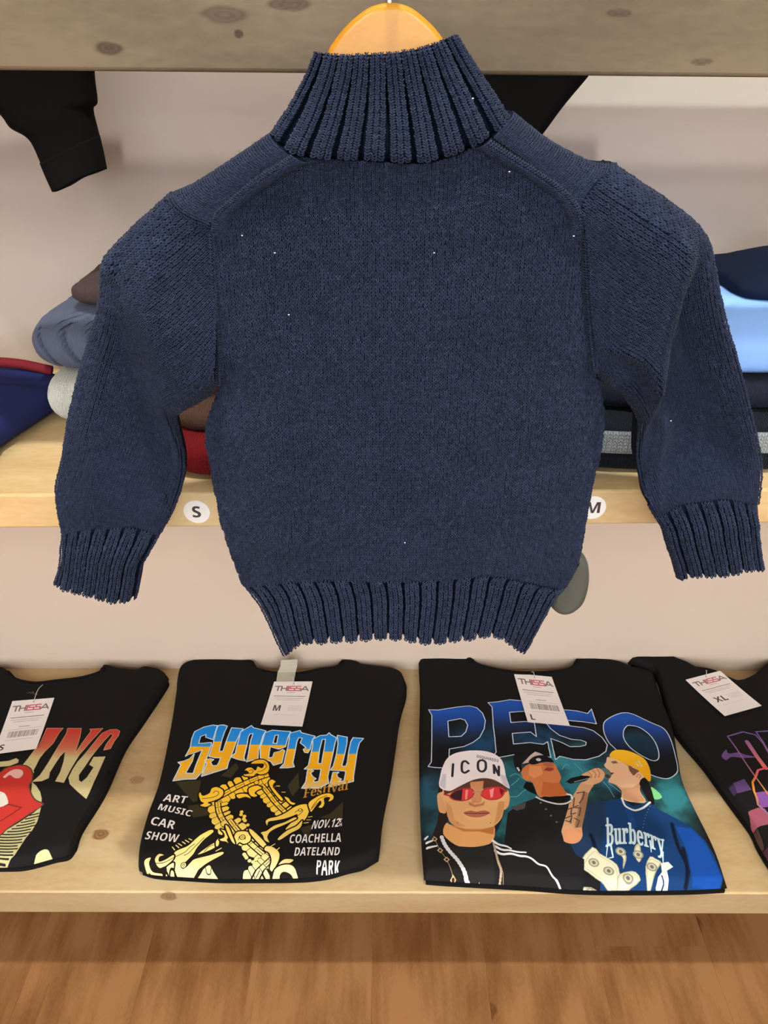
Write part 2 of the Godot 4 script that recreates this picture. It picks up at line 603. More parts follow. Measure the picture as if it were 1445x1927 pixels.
func curve3(pts: Array, per := 6) -> Array:
	var r := []
	var n := pts.size()
	for i in n - 1:
		var p0: Vector3 = pts[i - 1] if i > 0 else pts[0] * 2.0 - pts[1]
		var p3: Vector3 = pts[i + 2] if i < n - 2 else pts[n - 1] * 2.0 - pts[n - 2]
		for k in per:
			r.append(pts[i].cubic_interpolate(pts[i + 1], p0, p3, float(k) / per))
	r.append(pts[n - 1])
	return r

func lathe(rz: Array, sides: int) -> ArrayMesh:       # radius, z pairs turned about z
	var st := SurfaceTool.new()
	st.begin(Mesh.PRIMITIVE_TRIANGLES)
	st.set_smooth_group(-1)
	for i in range(0, rz.size() - 2, 2):
		for k in sides:
			var q := []
			for c in [[i, k], [i + 2, k], [i + 2, k + 1], [i, k + 1]]:
				var a: float = TAU * c[1] / sides
				q.append(Vector3(cos(a) * rz[c[0]], sin(a) * rz[c[0]], rz[c[0] + 1]))
			for n in [0, 2, 1, 0, 3, 2]:
				st.add_vertex(q[n])
	st.generate_normals()
	return st.commit()

func box(size: Vector3, e: float) -> ArrayMesh:
	if e <= 0.0:
		var bm := BoxMesh.new()
		bm.size = size
		var am := ArrayMesh.new()
		am.add_surface_from_arrays(Mesh.PRIMITIVE_TRIANGLES, bm.get_mesh_arrays())
		return am
	var h := size / 2
	return plate(PackedVector2Array([Vector2(-h.x, -h.y), Vector2(h.x, -h.y), Vector2(h.x, h.y), Vector2(-h.x, h.y)]), size.z, e)

# an outline in x, y made solid along z, its rims eased
func plate(o: PackedVector2Array, depth: float, e: float, steps := 3) -> ArrayMesh:
	var n := o.size()
	var area := 0.0
	for i in n:
		area += o[i].cross(o[(i + 1) % n])
	if area < 0.0:
		o = o.duplicate()
		o.reverse()
	var lo := o[0]
	var hi := o[0]
	for q in o:
		lo = lo.min(q)
		hi = hi.max(q)
	var inward := PackedVector2Array()
	for i in n:
		var a := (o[i] - o[(i - 1 + n) % n]).normalized()
		var b := (o[(i + 1) % n] - o[i]).normalized()
		var m := Vector2(-a.y, a.x) + Vector2(-b.y, b.x)
		var ln := m.length()
		inward.append(m / maxf(ln * ln / 2.0, 0.6))
	var rings := []
	for s in steps + 1:
		var a := PI / 2 * s / steps
		rings.append([e * (1 - sin(a)), -depth / 2 + e * (1 - cos(a))])
	for s in steps + 1:
		var a := PI / 2 * (1.0 - float(s) / steps)
		rings.append([e * (1 - sin(a)), depth / 2 - e * (1 - cos(a))])
	var vs := PackedVector3Array()
	var uv := PackedVector2Array()
	var idx := PackedInt32Array()
	for r in rings:
		for i in n:
			var q: Vector2 = o[i] + inward[i] * r[0]
			vs.append(Vector3(q.x, q.y, r[1]))
			uv.append(Vector2((q.x - lo.x) / (hi.x - lo.x), 1.0 - (q.y - lo.y) / (hi.y - lo.y)))
	for k in rings.size() - 1:
		for i in n:
			var a := k * n + i
			var b := k * n + (i + 1) % n
			idx.append_array([a, a + n, b, b, a + n, b + n])
	for s in 2:
		var base := 0 if s == 0 else (rings.size() - 1) * n
		var flat := PackedVector2Array()
		for i in n:
			flat.append(Vector2(vs[base + i].x, vs[base + i].y))
		var tri := Geometry2D.triangulate_polygon(o)
		var start := vs.size()
		for i in n:
			vs.append(vs[base + i])
			uv.append(uv[base + i])
		for k in range(0, tri.size(), 3):
			var a := tri[k]
			var b := tri[k + 1]
			var c := tri[k + 2]
			var ccw := (flat[b] - flat[a]).cross(flat[c] - flat[a]) > 0
			if (s == 1) == ccw:
				idx.append_array([start + a, start + c, start + b])
			else:
				idx.append_array([start + a, start + b, start + c])
	return indexed(vs, uv, idx)

func merged(list: Array) -> ArrayMesh:
	var st := SurfaceTool.new()
	st.begin(Mesh.PRIMITIVE_TRIANGLES)
	for m in list:
		st.append_from(m[0], 0, m[1])
	return st.commit()

# ---------------------------------------------------------------- painting of flat prints (lettering and pictures on cloth and card)
class Painter:
	var im: Image
	var s: float
	var o: Vector2
	var keep: Array = []
	func _init(origin: Vector2, size: Vector2, per_mm: float, ground: Color):
		s = per_mm * 2000.0
		o = origin
		im = Image.create(int(size.x * s), int(size.y * s), false, Image.FORMAT_RGBA8)
		im.fill(ground)
	func col(c, y: float) -> Color:       # a colour, or stops [y, colour, y, colour ...] down the sheet in metres
		if c is Color:
			return c
		var m := y / s + o.y
		if m <= c[0]: return c[1]
		for k in range(2, c.size(), 2):
			if m <= c[k]:
				return (c[k - 1] as Color).lerp(c[k + 1], (m - c[k - 2]) / (c[k] - c[k - 2]))
		return c[c.size() - 1]
	func fill(polys: Array, c):
		var rows := {}
		var h := im.get_height()
		for pl in polys:
			var n: int = pl.size()
			for i in n:
				var a: Vector2 = (pl[i] - o) * s
				var b: Vector2 = (pl[(i + 1) % n] - o) * s
				if a.y > b.y:
					var w := a
					a = b
					b = w
				for y in range(maxi(0, ceili(a.y - 0.5)), mini(h, ceili(b.y - 0.5))):
					var x := a.x + (y + 0.5 - a.y) * (b.x - a.x) / (b.y - a.y)
					if rows.has(y): rows[y].append(x)
					else: rows[y] = [x]
		var wd := im.get_width()
		for y in rows:
			var xs: Array = rows[y]
			xs.sort()
			var cc := col(c, y)
			for k in range(0, xs.size() - 1, 2):
				var x0 := clampi(roundi(xs[k]), 0, wd)
				var x1 := clampi(roundi(xs[k + 1]), 0, wd)
				if x1 > x0:
					im.fill_rect(Rect2i(x0, y, x1 - x0, 1), cc)
	func disc(q: Vector2, r: float, c, ry := 0.0):
		var pl := PackedVector2Array()
		for k in 18:
			pl.append(q + Vector2(cos(TAU * k / 18) * r, sin(TAU * k / 18) * (ry if ry > 0 else r)))
		fill([pl], c)
	func line(pts: PackedVector2Array, w: float, c, closed := false, w_end := -1.0):
		var n := pts.size()
		for i in (n if closed else n - 1):
			var a := pts[i]
			var b := pts[(i + 1) % n]
			var wa := w if w_end < 0 else lerpf(w, w_end, float(i) / maxi(1, n - 1))
			var wb := w if w_end < 0 else lerpf(w, w_end, float(i + 1) / maxi(1, n - 1))
			var d := (b - a).normalized().orthogonal()
			fill([PackedVector2Array([a + d * wa / 2, b + d * wb / 2, b - d * wb / 2, a - d * wa / 2])], c)
			if w > 0.0003:
				disc(b, wb / 2, c)
				if i == 0: disc(a, wa / 2, c)
	# text set on three points: left and right end of the baseline and the cap height above its left end
	func glyphs(text: String, p: PackedVector2Array, face := "Droid Sans", weight := 700) -> Array:
		var f := SystemFont.new()
		f.font_names = PackedStringArray([face])
		f.font_weight = weight
		var rid: RID = f.get_rids()[0]
		var ts := TextServerManager.get_primary_interface()
		var pen := 0.0
		var raw := []
		for ch in text:
			var g := ts.font_get_glyph_index(rid, 256, ch.unicode_at(0), 0)
			var c: Dictionary = ts.font_get_glyph_contours(rid, 256, g)
			var start := 0
			if c.has("points"):
				var polys := []
				for e in c.contours:
					var pl := PackedVector2Array()
					for k in range(start, e + 1):
						pl.append(Vector2(c.points[k].x + pen, -c.points[k].y))
					start = e + 1
					polys.append(pl)
				raw.append(polys)
			pen += ts.font_get_glyph_advance(rid, 256, g).x
		var ex := (p[1] - p[0]) / pen
		var ey := (p[2] - p[0]) / 183.0
		var out := []
		for polys in raw:
			var moved := []
			for pl in polys:
				var q := PackedVector2Array()
				for v in pl: q.append(p[0] + ex * v.x + ey * v.y)
				moved.append(q)
			out.append(moved)
		return out
	func text(t: String, p: PackedVector2Array, c, face := "Droid Sans", weight := 700):
		for g in glyphs(t, p, face, weight):
			fill(g, c)
	# soft painting: what is drawn between soft() and blend() is smoothed inside its own outline
	func soft(ground: Color):
		keep = [im]
		im = Image.create(im.get_width(), im.get_height(), false, Image.FORMAT_RGBA8)
		im.fill(Color(ground, 0.0))
	func blend(k: int):
		var used := im.get_used_rect()
		if used.size.x < k or used.size.y < k:
			im = keep[0]
			return
		var cut := im.get_region(used)
		var low: Image = cut.duplicate()
		low.resize(maxi(2, used.size.x / k), maxi(2, used.size.y / k), Image.INTERPOLATE_TRILINEAR if false else Image.INTERPOLATE_LANCZOS)
		low.resize(used.size.x, used.size.y, Image.INTERPOLATE_CUBIC)
		low.convert(Image.FORMAT_RGB8)
		low.convert(Image.FORMAT_RGBA8)
		im = keep[0]
		im.blit_rect_mask(low, cut, Rect2i(Vector2i.ZERO, used.size), used.position)
	# clouds of colour: [centre, radius x, radius y, colour, strength] ...
	func clouds(list: Array, sd: int):
		var w := im.get_width() / 16
		var h := im.get_height() / 16
		var ly := Image.create(w, h, false, Image.FORMAT_RGBA8)
		var n := FastNoiseLite.new()
		n.seed = sd
		n.frequency = 0.045
		for y in h:
			for x in w:
				var q := Vector2((x + 0.5) * 16, (y + 0.5) * 16) / s + o
				var c := Color(0, 0, 0)
				var a := 0.0
				for b in list:
					var d := Vector2((q.x - b[0].x) / b[1], (q.y - b[0].y) / b[2]).length()
					var k: float = b[4] * clampf(smoothstep(1.25, 0.1, d) * (1.0 + 0.9 * n.get_noise_2d(x, y)), 0, 1)
					c = c.lerp(b[3], k / maxf(1e-4, a + k) if a < k else k)
					a = maxf(a, k)
				ly.set_pixel(x, y, Color(c, a))
		ly.resize(im.get_width(), im.get_height(), Image.INTERPOLATE_CUBIC)
		im.blend_rect(ly, Rect2i(Vector2i.ZERO, im.get_size()), Vector2i.ZERO)
	func specks(n: int, lo: Vector2, hi: Vector2, c: Color, sd: int, only_over := 0.35):
		var r := RandomNumberGenerator.new()
		r.seed = sd
		for k in n:
			var q := Vector2(r.randf_range(lo.x, hi.x), r.randf_range(lo.y, hi.y))
			var px := Vector2i((q - o) * s)
			if px.x < 0 or px.y < 0 or px.x >= im.get_width() or px.y >= im.get_height() or im.get_pixelv(px).get_luminance() < only_over:
				continue
			disc(q, r.randf_range(0.0002, 0.0006), c, r.randf_range(0.0002, 0.0004))
	func done() -> ImageTexture:
		im.resize(im.get_width() / 2, im.get_height() / 2, Image.INTERPOLATE_BILINEAR)
		im.convert(Image.FORMAT_RGB8)
		return ImageTexture.create_from_image(im)

# ---------------------------------------------------------------- the navy sweater on its hanger
var stitch: ArrayMesh
var fibre: ArrayMesh

func stitch_mesh() -> ArrayMesh:       # one V of yarn, one stitch wide and a little over one row tall
	var list := []
	for s in [-1, 1]:
		var pts := []
		var rad := []
		for k in 5:
			var t := k / 4.0
			pts.append(Vector3(s * lerpf(0.07, 0.37, smoothstep(0, 1, t)), lerpf(-0.72, 0.62, t), 0.12 + 0.22 * sin(PI * t)))
			rad.append(0.11 + 0.075 * sin(PI * t))
		list.append([tube(pts, rad, 6), Transform3D()])
	return merged(list)

# rows of V stitches over a knitted part. ribs_n, ribs_at: three columns on each rib and none in the grooves; pitch: columns kept upright at that spacing
func knit(part: Node3D, pt: Patch, front: Callable, cols: int, rows: int, tone := 1.0, lift := 0.12, ribs_n := 0.0, ribs_at := 0.0, pitch := 0.0):
	var cells := []       # four corners in u, v: upper left, upper right, lower left, lower right
	for j in rows:
		var most := 0.965 if ribs_n > 0.0 else 1.0      # ribbed edges end in their ground, not in loose loops
		var v0 := most * j / rows
		var v1 := most * (j + 1) / rows
		if ribs_n > 0.0:
			for k in int(ribs_n) + 2:
				for f in ([-0.225, 0.0, 0.225] if ribs_n > 7.5 and ribs_n < 12.0 else [-0.24, 0.0, 0.24]):
					var u: float = (k - 0.5 + f - ribs_at + floorf(ribs_at)) / ribs_n
					var w := 0.125 / ribs_n
					if u > 0.003 and u < 0.997:
						var ua := maxf(u - w, 0.0)
						var ub := minf(u + w, 1.0)
						cells.append([ua, v0, ub, v0, ua, v1, ub, v1])
		elif pitch > 0.0:
			var xa := pt.pos(0, v0).x
			var xb := pt.pos(1, v0).x
			var ya := pt.pos(0, v1).x
			var yb := pt.pos(1, v1).x
			for k in range(ceili(maxf(xa, ya) / pitch), floori(minf(xb, yb) / pitch)):
				cells.append([(k * pitch - xa) / (xb - xa), v0, ((k + 1) * pitch - xa) / (xb - xa), v0, (k * pitch - ya) / (yb - ya), v1, ((k + 1) * pitch - ya) / (yb - ya), v1])
		else:
			for i in cols:
				cells.append([float(i) / cols, v0, float(i + 1) / cols, v0, float(i) / cols, v1, float(i + 1) / cols, v1])
	var mm := MultiMesh.new()
	mm.transform_format = MultiMesh.TRANSFORM_3D
	mm.use_colors = true
	mm.mesh = stitch
	mm.instance_count = cells.size()
	var n := 0
	var nz := FastNoiseLite.new()
	nz.seed = 4
	nz.frequency = 14.0
	for c in cells:
		var p := []
		for k in 4:
			var q := pt.pos(c[k * 2], c[k * 2 + 1])
			p.append(Vector3(q.x, q.y, front.call(c[k * 2], c[k * 2 + 1], q)))
		var x: Vector3 = (p[1] + p[3] - p[0] - p[2]) / 2
		var y: Vector3 = (p[0] + p[1] - p[2] - p[3]) / 2
		var z := x.cross(y)
		if z.length_squared() < 1e-16:
			z = Vector3(0, 0, 1e-6)
		z = z.normalized() * clampf(x.length(), 0.0014, 0.0026) * rng.randf_range(0.85, 1.2)
		if z.z < 0: z = -z
		var at: Vector3 = (p[0] + p[1] + p[2] + p[3]) / 4
		var jx := rng.randf_range(0.92, 1.12)
		mm.set_instance_transform(n, Transform3D(x * jx, y * rng.randf_range(0.95, 1.1), z, at + x * rng.randf_range(-0.06, 0.06) + y * rng.randf_range(-0.08, 0.08) + z * lift))
		var k := tone * (1.0 + 0.16 * nz.get_noise_2d(at.x, at.y) + rng.randf_range(-0.24, 0.24))
		if rng.randf() < 0.02: k *= 1.35
		mm.set_instance_color(n, Color(0.0180 * k, 0.0265 * k, 0.0570 * k * rng.randf_range(0.95, 1.05)))
		n += 1
	var hairs := MultiMesh.new()
	hairs.transform_format = MultiMesh.TRANSFORM_3D
	hairs.use_colors = true
	hairs.mesh = fibre
	hairs.instance_count = n / 5
	for k in hairs.instance_count:
		var t: Transform3D = mm.get_instance_transform(rng.randi() % n)
		var b := Basis.from_euler(Vector3(rng.randf_range(-0.5, 0.5), rng.randf_range(-0.5, 0.5), rng.randf_range(0, TAU))).scaled(Vector3.ONE * rng.randf_range(0.0016, 0.0034))
		hairs.set_instance_transform(k, Transform3D(b, t.origin + t.basis.z * 0.32))
		var g := rng.randf_range(0.8, 2.2)
		hairs.set_instance_color(k, Color(0.024 * g, 0.036 * g, 0.074 * g))
	var fz := MultiMeshInstance3D.new()
	fz.name = "wool_fibres"
	fz.multimesh = hairs
	fz.material_override = M.yarn
	tag(fz, "", "", "", "stuff")
	part.add_child(fz, true)
	var o := MultiMeshInstance3D.new()
	o.name = "knit_stitches"
	o.multimesh = mm
	o.material_override = M.yarn
	tag(o, "", "", "", "stuff")
	part.add_child(o, true)

func sweater():
	stitch = stitch_mesh()
	fibre = tube([Vector3(-0.5, 0, 0), Vector3(-0.2, 0.14, 0.12), Vector3(0.15, 0.1, 0.16), Vector3(0.5, -0.1, 0.06)], 0.024, 3)
	var at := Vector3(0.00788, 0.59338, -0.45000)
	var o := thing("knitted_sweater", at, "child's navy blue ribbed turtleneck sweater seen from behind on a wooden hanger", "sweater")
	var nz := FastNoiseLite.new()
	nz.seed = 2
	nz.frequency = 11.0
	var flat_back := func(k: float) -> Callable:
		return func(_u, _v, _q): return -k
	var sunk := func(f: Callable) -> Callable:      # the ground under the stitches
		return func(u, v, q): return f.call(u, v, q) - 0.0007
	# body
	var bp := patch([-559,3407,-419,3390,-167,3383,102,3370,285,3407,411,3466], [411,3466,577,3412,704,3355,853,3246,948,3158,995,2996,1054,2683,1112,2439,1181,2226,1294,1957,1321,1660,1300,1384,1296,988,1289,755,1233,564],
		[-1097,578,-899,691,-632,750,-252,759,222,759,636,790,866,741,1026,677,1233,564], [-559,3407,-744,3300,-893,3189,-976,3118,-1002,2913,-1019,2683,-1035,2439,-1073,2148,-1141,1985,-1192,1866,-1222,1754,-1225,1640,-1213,1504,-1206,1351,-1196,1177,-1164,900,-1097,578], 90, 130)
	var dent := P([-323,3039,-500,2435,-653,1424])
	var dent2 := P([710,2748,850,1957,789,1092])
	var wr := P([-1179,1920,-767,1810,-156,1698])
	var fb := func(u: float, v: float, q: Vector2) -> float:
		var w := bp.width(v)
		var arm := 0.86 * (1.0 - smoothstep(0.42, 0.56, v))
		var h := 0.024 * minf(ease_edge(u * w, 0.055, arm), ease_edge((1.0 - u) * w, 0.055, arm))
		h += ridge(q, dent, -0.0022, 0.03, 0.05) + ridge(q, dent2, -0.002, 0.04, 0.03) + ridge(q, wr, 0.0012, 0.012, 0.02)
		h += 0.0022 * nz.get_noise_2d(q.x, q.y)
		return maxf(h, 0.0)
	var bb := func(u: float, v: float, _q: Vector2) -> float:
		var w := bp.width(v)
		return -0.02 * minf(ease_edge(u * w, 0.05, 0.3 * (1.0 - v)), ease_edge((1.0 - u) * w, 0.05, 0.3 * (1.0 - v)))
	var body := put("body", sheet(bp, sunk.call(fb), bb, false), M.navy, o)
	knit(body, bp, fb, 112, 150, 1.0, 0.12, 0.0, 0.0, 0.00215)
	# hem
	var hp := patch([-1097,578,-899,691,-632,750,-252,759,222,759,636,790,866,741,1026,677,1233,564], [1233,564,1184,488,1108,262,993,-74],
		[-835,-101,-708,125,-562,180,-323,195,-23,225,239,185,476,210,675,235,798,175,985,-74], [-1097,578,-1036,492,-977,366,-914,155,-835,-101], 230, 26)
	var fh := func(u: float, v: float, q: Vector2) -> float:
		var w := hp.width(v)
		return 0.0262 * minf(ease_edge(u * w, 0.05, 0.0), ease_edge((1.0 - u) * w, 0.05, 0.0)) * ease_edge((1.0 - v) * hp.len_v, 0.004, 0.75) + 0.0068 * (ribs(u * 20.0 + 0.2, 0.13) - 0.8) * smoothstep(0.0, 0.12, v) + 0.002 * nz.get_noise_2d(q.x * 1.5, q.y) - 0.002
	var bh := func(u: float, v: float, _q: Vector2) -> float:
		var w := hp.width(v)
		return -0.018 * minf(ease_edge(u * w, 0.045, 0.0), ease_edge((1.0 - u) * w, 0.045, 0.0)) - 0.001
	var hem := put("ribbed_hem", sheet(hp, sunk.call(fh), bh, false), M.navy, o)
	tag(hem, "deep vertically ribbed hem band")
	knit(hem, hp, fh, 80, 24, 1.08, 0.12, 20.0, 0.2)
	# sleeves and cuffs
	var lp := patch([-1233,3199,-1119,3163,-1000,3099,-999,2913,-1013,2683,-1032,2439,-1073,2148], [-1073,2148,-1172,2032,-1345,1931,-1400,1877,-1401,1769,-1390,1575,-1425,1388,-1528,1164,-1637,992],
		[-2304,997,-2099,1084,-1918,1088,-1758,1084,-1637,992], [-1233,3199,-1415,3062,-1580,2931,-1660,2852,-1684,2808,-1729,2631,-1814,2435,-1920,2226,-2070,1884,-2194,1543,-2269,1359,-2297,1164,-2304,997], 60, 90)
	var lv := P([-1555,2716,-1572,2406,-1570,2073,-1558,1676,-1536,1365])
	var lb := P([-1360,2655,-1179,2406,-1092,2209])
	var lr := P([-1919,2142,-1973,1713,-2006,1284])
	var fl := func(u: float, v: float, q: Vector2) -> float:
		var w := lp.width(v)
		var h := 0.019 * minf(ease_edge(u * w, 0.03, 0.0), ease_edge((1.0 - u) * w, 0.022, 0.0))
		if v < 0.12: h = maxf(h, 0.018 * (1.0 - v / 0.12) * ease_edge(u * w, 0.03, 0.0))
		h *= 1.08 + 0.4 * smoothstep(0.02, 0.2, v) - 1.03 * smoothstep(0.2, 0.62, v)
		var e := minf(1.0, minf(u, 1.0 - u) * w / 0.012)
		h += e * (ridge(q, lv, -0.0105, 0.020, 0.011) + ridge(q, lb, 0.014, 0.022, 0.03) + ridge(q, lr, 0.003, 0.015, 0.02))
		return maxf(h + e * 0.0025 * nz.get_noise_2d(q.x, q.y), 0.0)
	var sl := put("sleeve", sheet(lp, sunk.call(fl), flat_back.call(0.009), false), M.navy, o)
	knit(sl, lp, fl, 44, 118)
	var lc := patch([-2304,997,-2099,1084,-1918,1088,-1758,1084,-1637,992], [-1637,992,-1721,859,-1797,737,-1844,588,-1898,420], [-2449,574,-2309,561,-2156,514,-2004,452,-1921,447,-1898,420], [-2304,997,-2360,769,-2449,574], 100, 26)
	var flc := func(u: float, v: float, _q: Vector2) -> float:
		var w := lc.width(v)
		return lerpf(0.0085, 0.0135, smoothstep(0.0, 0.35, v)) * minf(ease_edge(u * w, 0.02, 0.0), ease_edge((1.0 - u) * w, 0.02, 0.0)) * ease_edge((1.0 - v) * lc.len_v, 0.004, 0.7) + 0.0058 * (ribs(u * 7.0 + 0.3, 0.13) - 0.8) * smoothstep(0.0, 0.2, v)
	var cl := put("ribbed_cuff", sheet(lc, sunk.call(flc), flat_back.call(0.008), false), M.navy, o)
	knit(cl, lc, flc, 28, 26, 1.05, 0.12, 7.0, 0.3)
	var rp := patch([1181,2226,1100,2502,1057,2683,997,2996,948,3158,1010,3274,1140,3343], [1140,3343,1362,3218,1593,3081,1720,2968,1787,2837,1924,2531,2096,2202,2265,1847,2382,1582,2426,1424,2457,1228],
		[1784,1126,1892,1243,2061,1276,2233,1292,2457,1228], [1181,2226,1271,2119,1337,2091,1395,2063,1471,1964,1547,1851,1560,1810,1579,1640,1601,1532,1655,1404,1715,1228,1784,1126], 84, 110)
	var rd := P([1654,3184,1631,2941,1614,2742,1594,2452,1634,2004,1691,1755,1703,1480,1709,1303])
	var ra := P([1178,2338,1284,2351,1369,2322,1428,2197,1519,2018,1635,1878,1673,1744,1670,1569,1680,1402])
	var rl := P([1532,1986,1650,1879,1715,1780,1735,1676,1725,1511,1728,1345,1740,1222])
	var rn := P([1287,2168,1362,2209,1400,2236])
	var fr := func(u: float, v: float, q: Vector2) -> float:
		var w := rp.width(v)
		var h := (0.020 + 0.008 * smoothstep(0.02, 0.2, v) - 0.023 * smoothstep(0.2, 0.62, v)) * minf(ease_edge(u * w, 0.012, 0.0), ease_edge((1.0 - u) * w, 0.02, 0.0))
		var e := minf(1.0, (1.0 - u) * w / 0.014) * smoothstep(0.0, 0.1, 1.0 - v)
		var bulge := smoothstep(-0.002, 0.016, side_of(q, rd))
		var lower := smoothstep(-0.001, 0.007, -side_of(q, ra))
		h += e * (0.006 + 0.021 * smoothstep(0.04, 0.42, v)) * bulge * lower * (1.0 - 0.5 * smoothstep(0.5, 0.85, v))
		h += ridge(q, rl, 0.008, 0.006, 0.006) * e * smoothstep(0.3, 0.45, v)
		if v < 0.1 and u > 0.12: h = maxf(h, 0.021 * (1.0 - v / 0.1) * ease_edge((1.0 - u) * w, 0.03, 0.0))
		h += ridge(q, rn, -0.006, 0.006, 0.006) * e
		h -= 0.017 * e * (1.0 - bulge) * smoothstep(0.12, 0.45, v) * (1.0 - smoothstep(0.8, 0.98, v)) * minf(1.0, (1.0 - u) * w / 0.024)
		return maxf(h + e * 0.002 * nz.get_noise_2d(q.x, q.y), -0.014)
	var sr := put("sleeve", sheet(rp, sunk.call(fr), flat_back.call(0.018), false), M.navy, o)
	knit(sr, rp, fr, 52, 116)
	var rc := patch([1784,1126,1892,1243,2061,1276,2233,1292,2457,1228], [2457,1228,2520,1005,2580,828,2631,700], [2035,607,2116,677,2336,695,2475,737,2631,700], [1784,1126,1849,1027,1915,873,1985,728,2035,607], 100, 26)
	var frc := func(u: float, v: float, _q: Vector2) -> float:
		var w := rc.width(v)
		return lerpf(0.006, 0.0125, smoothstep(0.0, 0.35, v)) * minf(ease_edge(u * w, 0.02, 0.0), ease_edge((1.0 - u) * w, 0.02, 0.0)) * ease_edge((1.0 - v) * rc.len_v, 0.004, 0.7) + 0.0058 * (ribs(u * 7.0 + 0.2, 0.13) - 0.8) * smoothstep(0.0, 0.2, v)
	var cr := put("ribbed_cuff", sheet(rc, sunk.call(frc), flat_back.call(0.008), false), M.navy, o)
	knit(cr, rc, frc, 28, 26, 1.02, 0.12, 7.0, 0.2)
	# shoulder pieces between collar and sleeves, with the rolled seam along their inner edge
	var yl := patch([-1252,3189,-1096,3251,-882,3369,-671,3492], [-671,3492,-614,3447,-551,3407], [-1007,3067,-893,3184,-744,3300,-551,3407], [-1252,3189,-1168,3128,-1007,3067], 50, 16)
	var yr := patch([583,3592,696,3515,815,3444,1025,3354,1163,3343], [1163,3343,1071,3242,963,3126], [463,3490,676,3363,838,3256,963,3126], [583,3592,525,3545,463,3490], 50, 16)
	for k in 2:
		var yp: Patch = [yl, yr][k]
		var fy := func(u: float, v: float, q: Vector2) -> float:
			var h := 0.0245 * ease_edge(v * yp.width(0.5) * 0.28, 0.018, 0.1)
			h *= ease_edge((1.0 - u if k == 1 else u) * 0.08, 0.003, 0.8)
			return h + 0.001 * nz.get_noise_2d(q.x, q.y)
		var y := put("shoulder_panel", sheet(yp, sunk.call(fy), flat_back.call(0.012), false), M.navy, o)
		knit(y, yp, fy, 44, 17, 1.08)
	var el := patch([-550,3412,-744,3305,-892,3194,-978,3121,-1004,2996], [-1004,2996,-926,3007], [-466,3378,-649,3287,-795,3189,-877,3126,-926,3007], [-550,3412,-466,3378], 60, 12)
	var er := patch([456,3481,676,3360,853,3251,948,3158,998,2991], [998,2991,923,2996], [380,3444,603,3333,781,3231,872,3139,923,2996], [456,3481,380,3444], 60, 12)
	for k in 2:
		var ep: Patch = [el, er][k]
		var fe := func(u: float, v: float, _q: Vector2) -> float:
			return 0.020 + 0.0085 * minf(ease_edge(v * 0.011, 0.005, 0.0), ease_edge((1.0 - v) * 0.011, 0.007, 0.0)) * ease_edge((1.0 - u) * 0.08, 0.03, 0.0)
		var e := put("rolled_seam", sheet(ep, sunk.call(fe), flat_back.call(-0.012), false), M.navy, o)
		knit(e, ep, fe, 48, 7, 1.1)
	var sa1 := patch([-1009,3029,-1023,2857,-1034,2683,-1053,2439,-1071,2174], [-1071,2174,-1033,2174], [-972,3029,-985,2857,-996,2683,-1013,2439,-1033,2174], [-1009,3029,-972,3029], 50, 8)
	var sa2 := patch([976,3029,1007,2857,1039,2683,1091,2439,1135,2253], [1135,2253,1175,2253], [1013,3029,1045,2857,1078,2683,1130,2439,1175,2253], [976,3029,1013,3029], 50, 8)
	for k in 2:
		var ap: Patch = [sa1, sa2][k]
		var fa := func(_u: float, v: float, _q: Vector2) -> float:
			return 0.0195 + 0.0052 * ease_edge(minf(v, 1.0 - v), 0.5, 0.0)
		var sm := put("armhole_seam", sheet(ap, sunk.call(fa), flat_back.call(-0.012), false), M.navy, o)
		knit(sm, ap, fa, 54, 4, 1.05)
	# collar
	var cp := patch([-417,3853,-299,3843,-166,3846,-32,3853,101,3873,206,3903,264,3923,291,3916], [291,3916,365,3825,455,3722,548,3611,594,3562],
		[-672,3482,-559,3410,-419,3390,-167,3383,102,3370,285,3410,398,3456,473,3495,594,3562], [-417,3853,-458,3771,-523,3669,-569,3604,-672,3482], 200, 44)
	var fc := func(u: float, v: float, q: Vector2) -> float:
		var w := cp.width(v)
		var h := lerpf(0.0175, 0.0285, smoothstep(0.2, 0.95, v)) * minf(ease_edge(u * w, 0.034, 0.1), ease_edge((1.0 - u) * w, 0.034, 0.1))
		h *= ease_edge((1.0 - v) * cp.len_v, 0.006, 0.75) * ease_edge(v * cp.len_v, 0.003, 0.8)
		return h + 0.0085 * (ribs(u * 9.6 + 0.42, 0.14) - 0.75) + 0.0012 * nz.get_noise_2d(q.x, q.y)
	var bc := func(u: float, v: float, _q: Vector2) -> float:
		var w := cp.width(v)
		return -0.017 * minf(ease_edge(u * w, 0.034, 0.1), ease_edge((1.0 - u) * w, 0.034, 0.1))
	var col := put("turtleneck_collar", sheet(cp, sunk.call(fc), bc, false, Vector2.ZERO, Vector2.ONE, true), M.navy, o)
	tag(col, "tall ribbed turtleneck collar")
	knit(col, cp, fc, 40, 40, 1.08, 0.12, 9.6, 0.42)
	# bits of pale lint caught in the wool
	var lint := []
	var spots := P([-607,2606,-827,3028,556,3338,922,3025,-661,2939,189,2939,1638,1964,352,3665,58,1092])
	for q in spots:
		var sp := SphereMesh.new()
		sp.radius = 0.0004
		sp.height = 0.0008
		sp.radial_segments = 8
		sp.rings = 4
		lint.append([sp, Transform3D(Basis().scaled(Vector3(1.3, 0.8, 0.8)), Vector3(q.x, q.y, 0.0275))])
	# security tag clipped to the side of the hem
	var plastic := StandardMaterial3D.new()
	plastic.albedo_color = Color(0.29, 0.305, 0.285)
	plastic.roughness = 0.33
	var tp := plate(spline(P([1272,801,1329,796,1376,728,1402,621,1409,512,1398,395,1364,322,1304,272,1237,267,1178,307,1151,366,1167,502,1210,691]), 4, true), 0.013, 0.0055, 6)
	var tg := put("security_tag", tp, plastic, o)
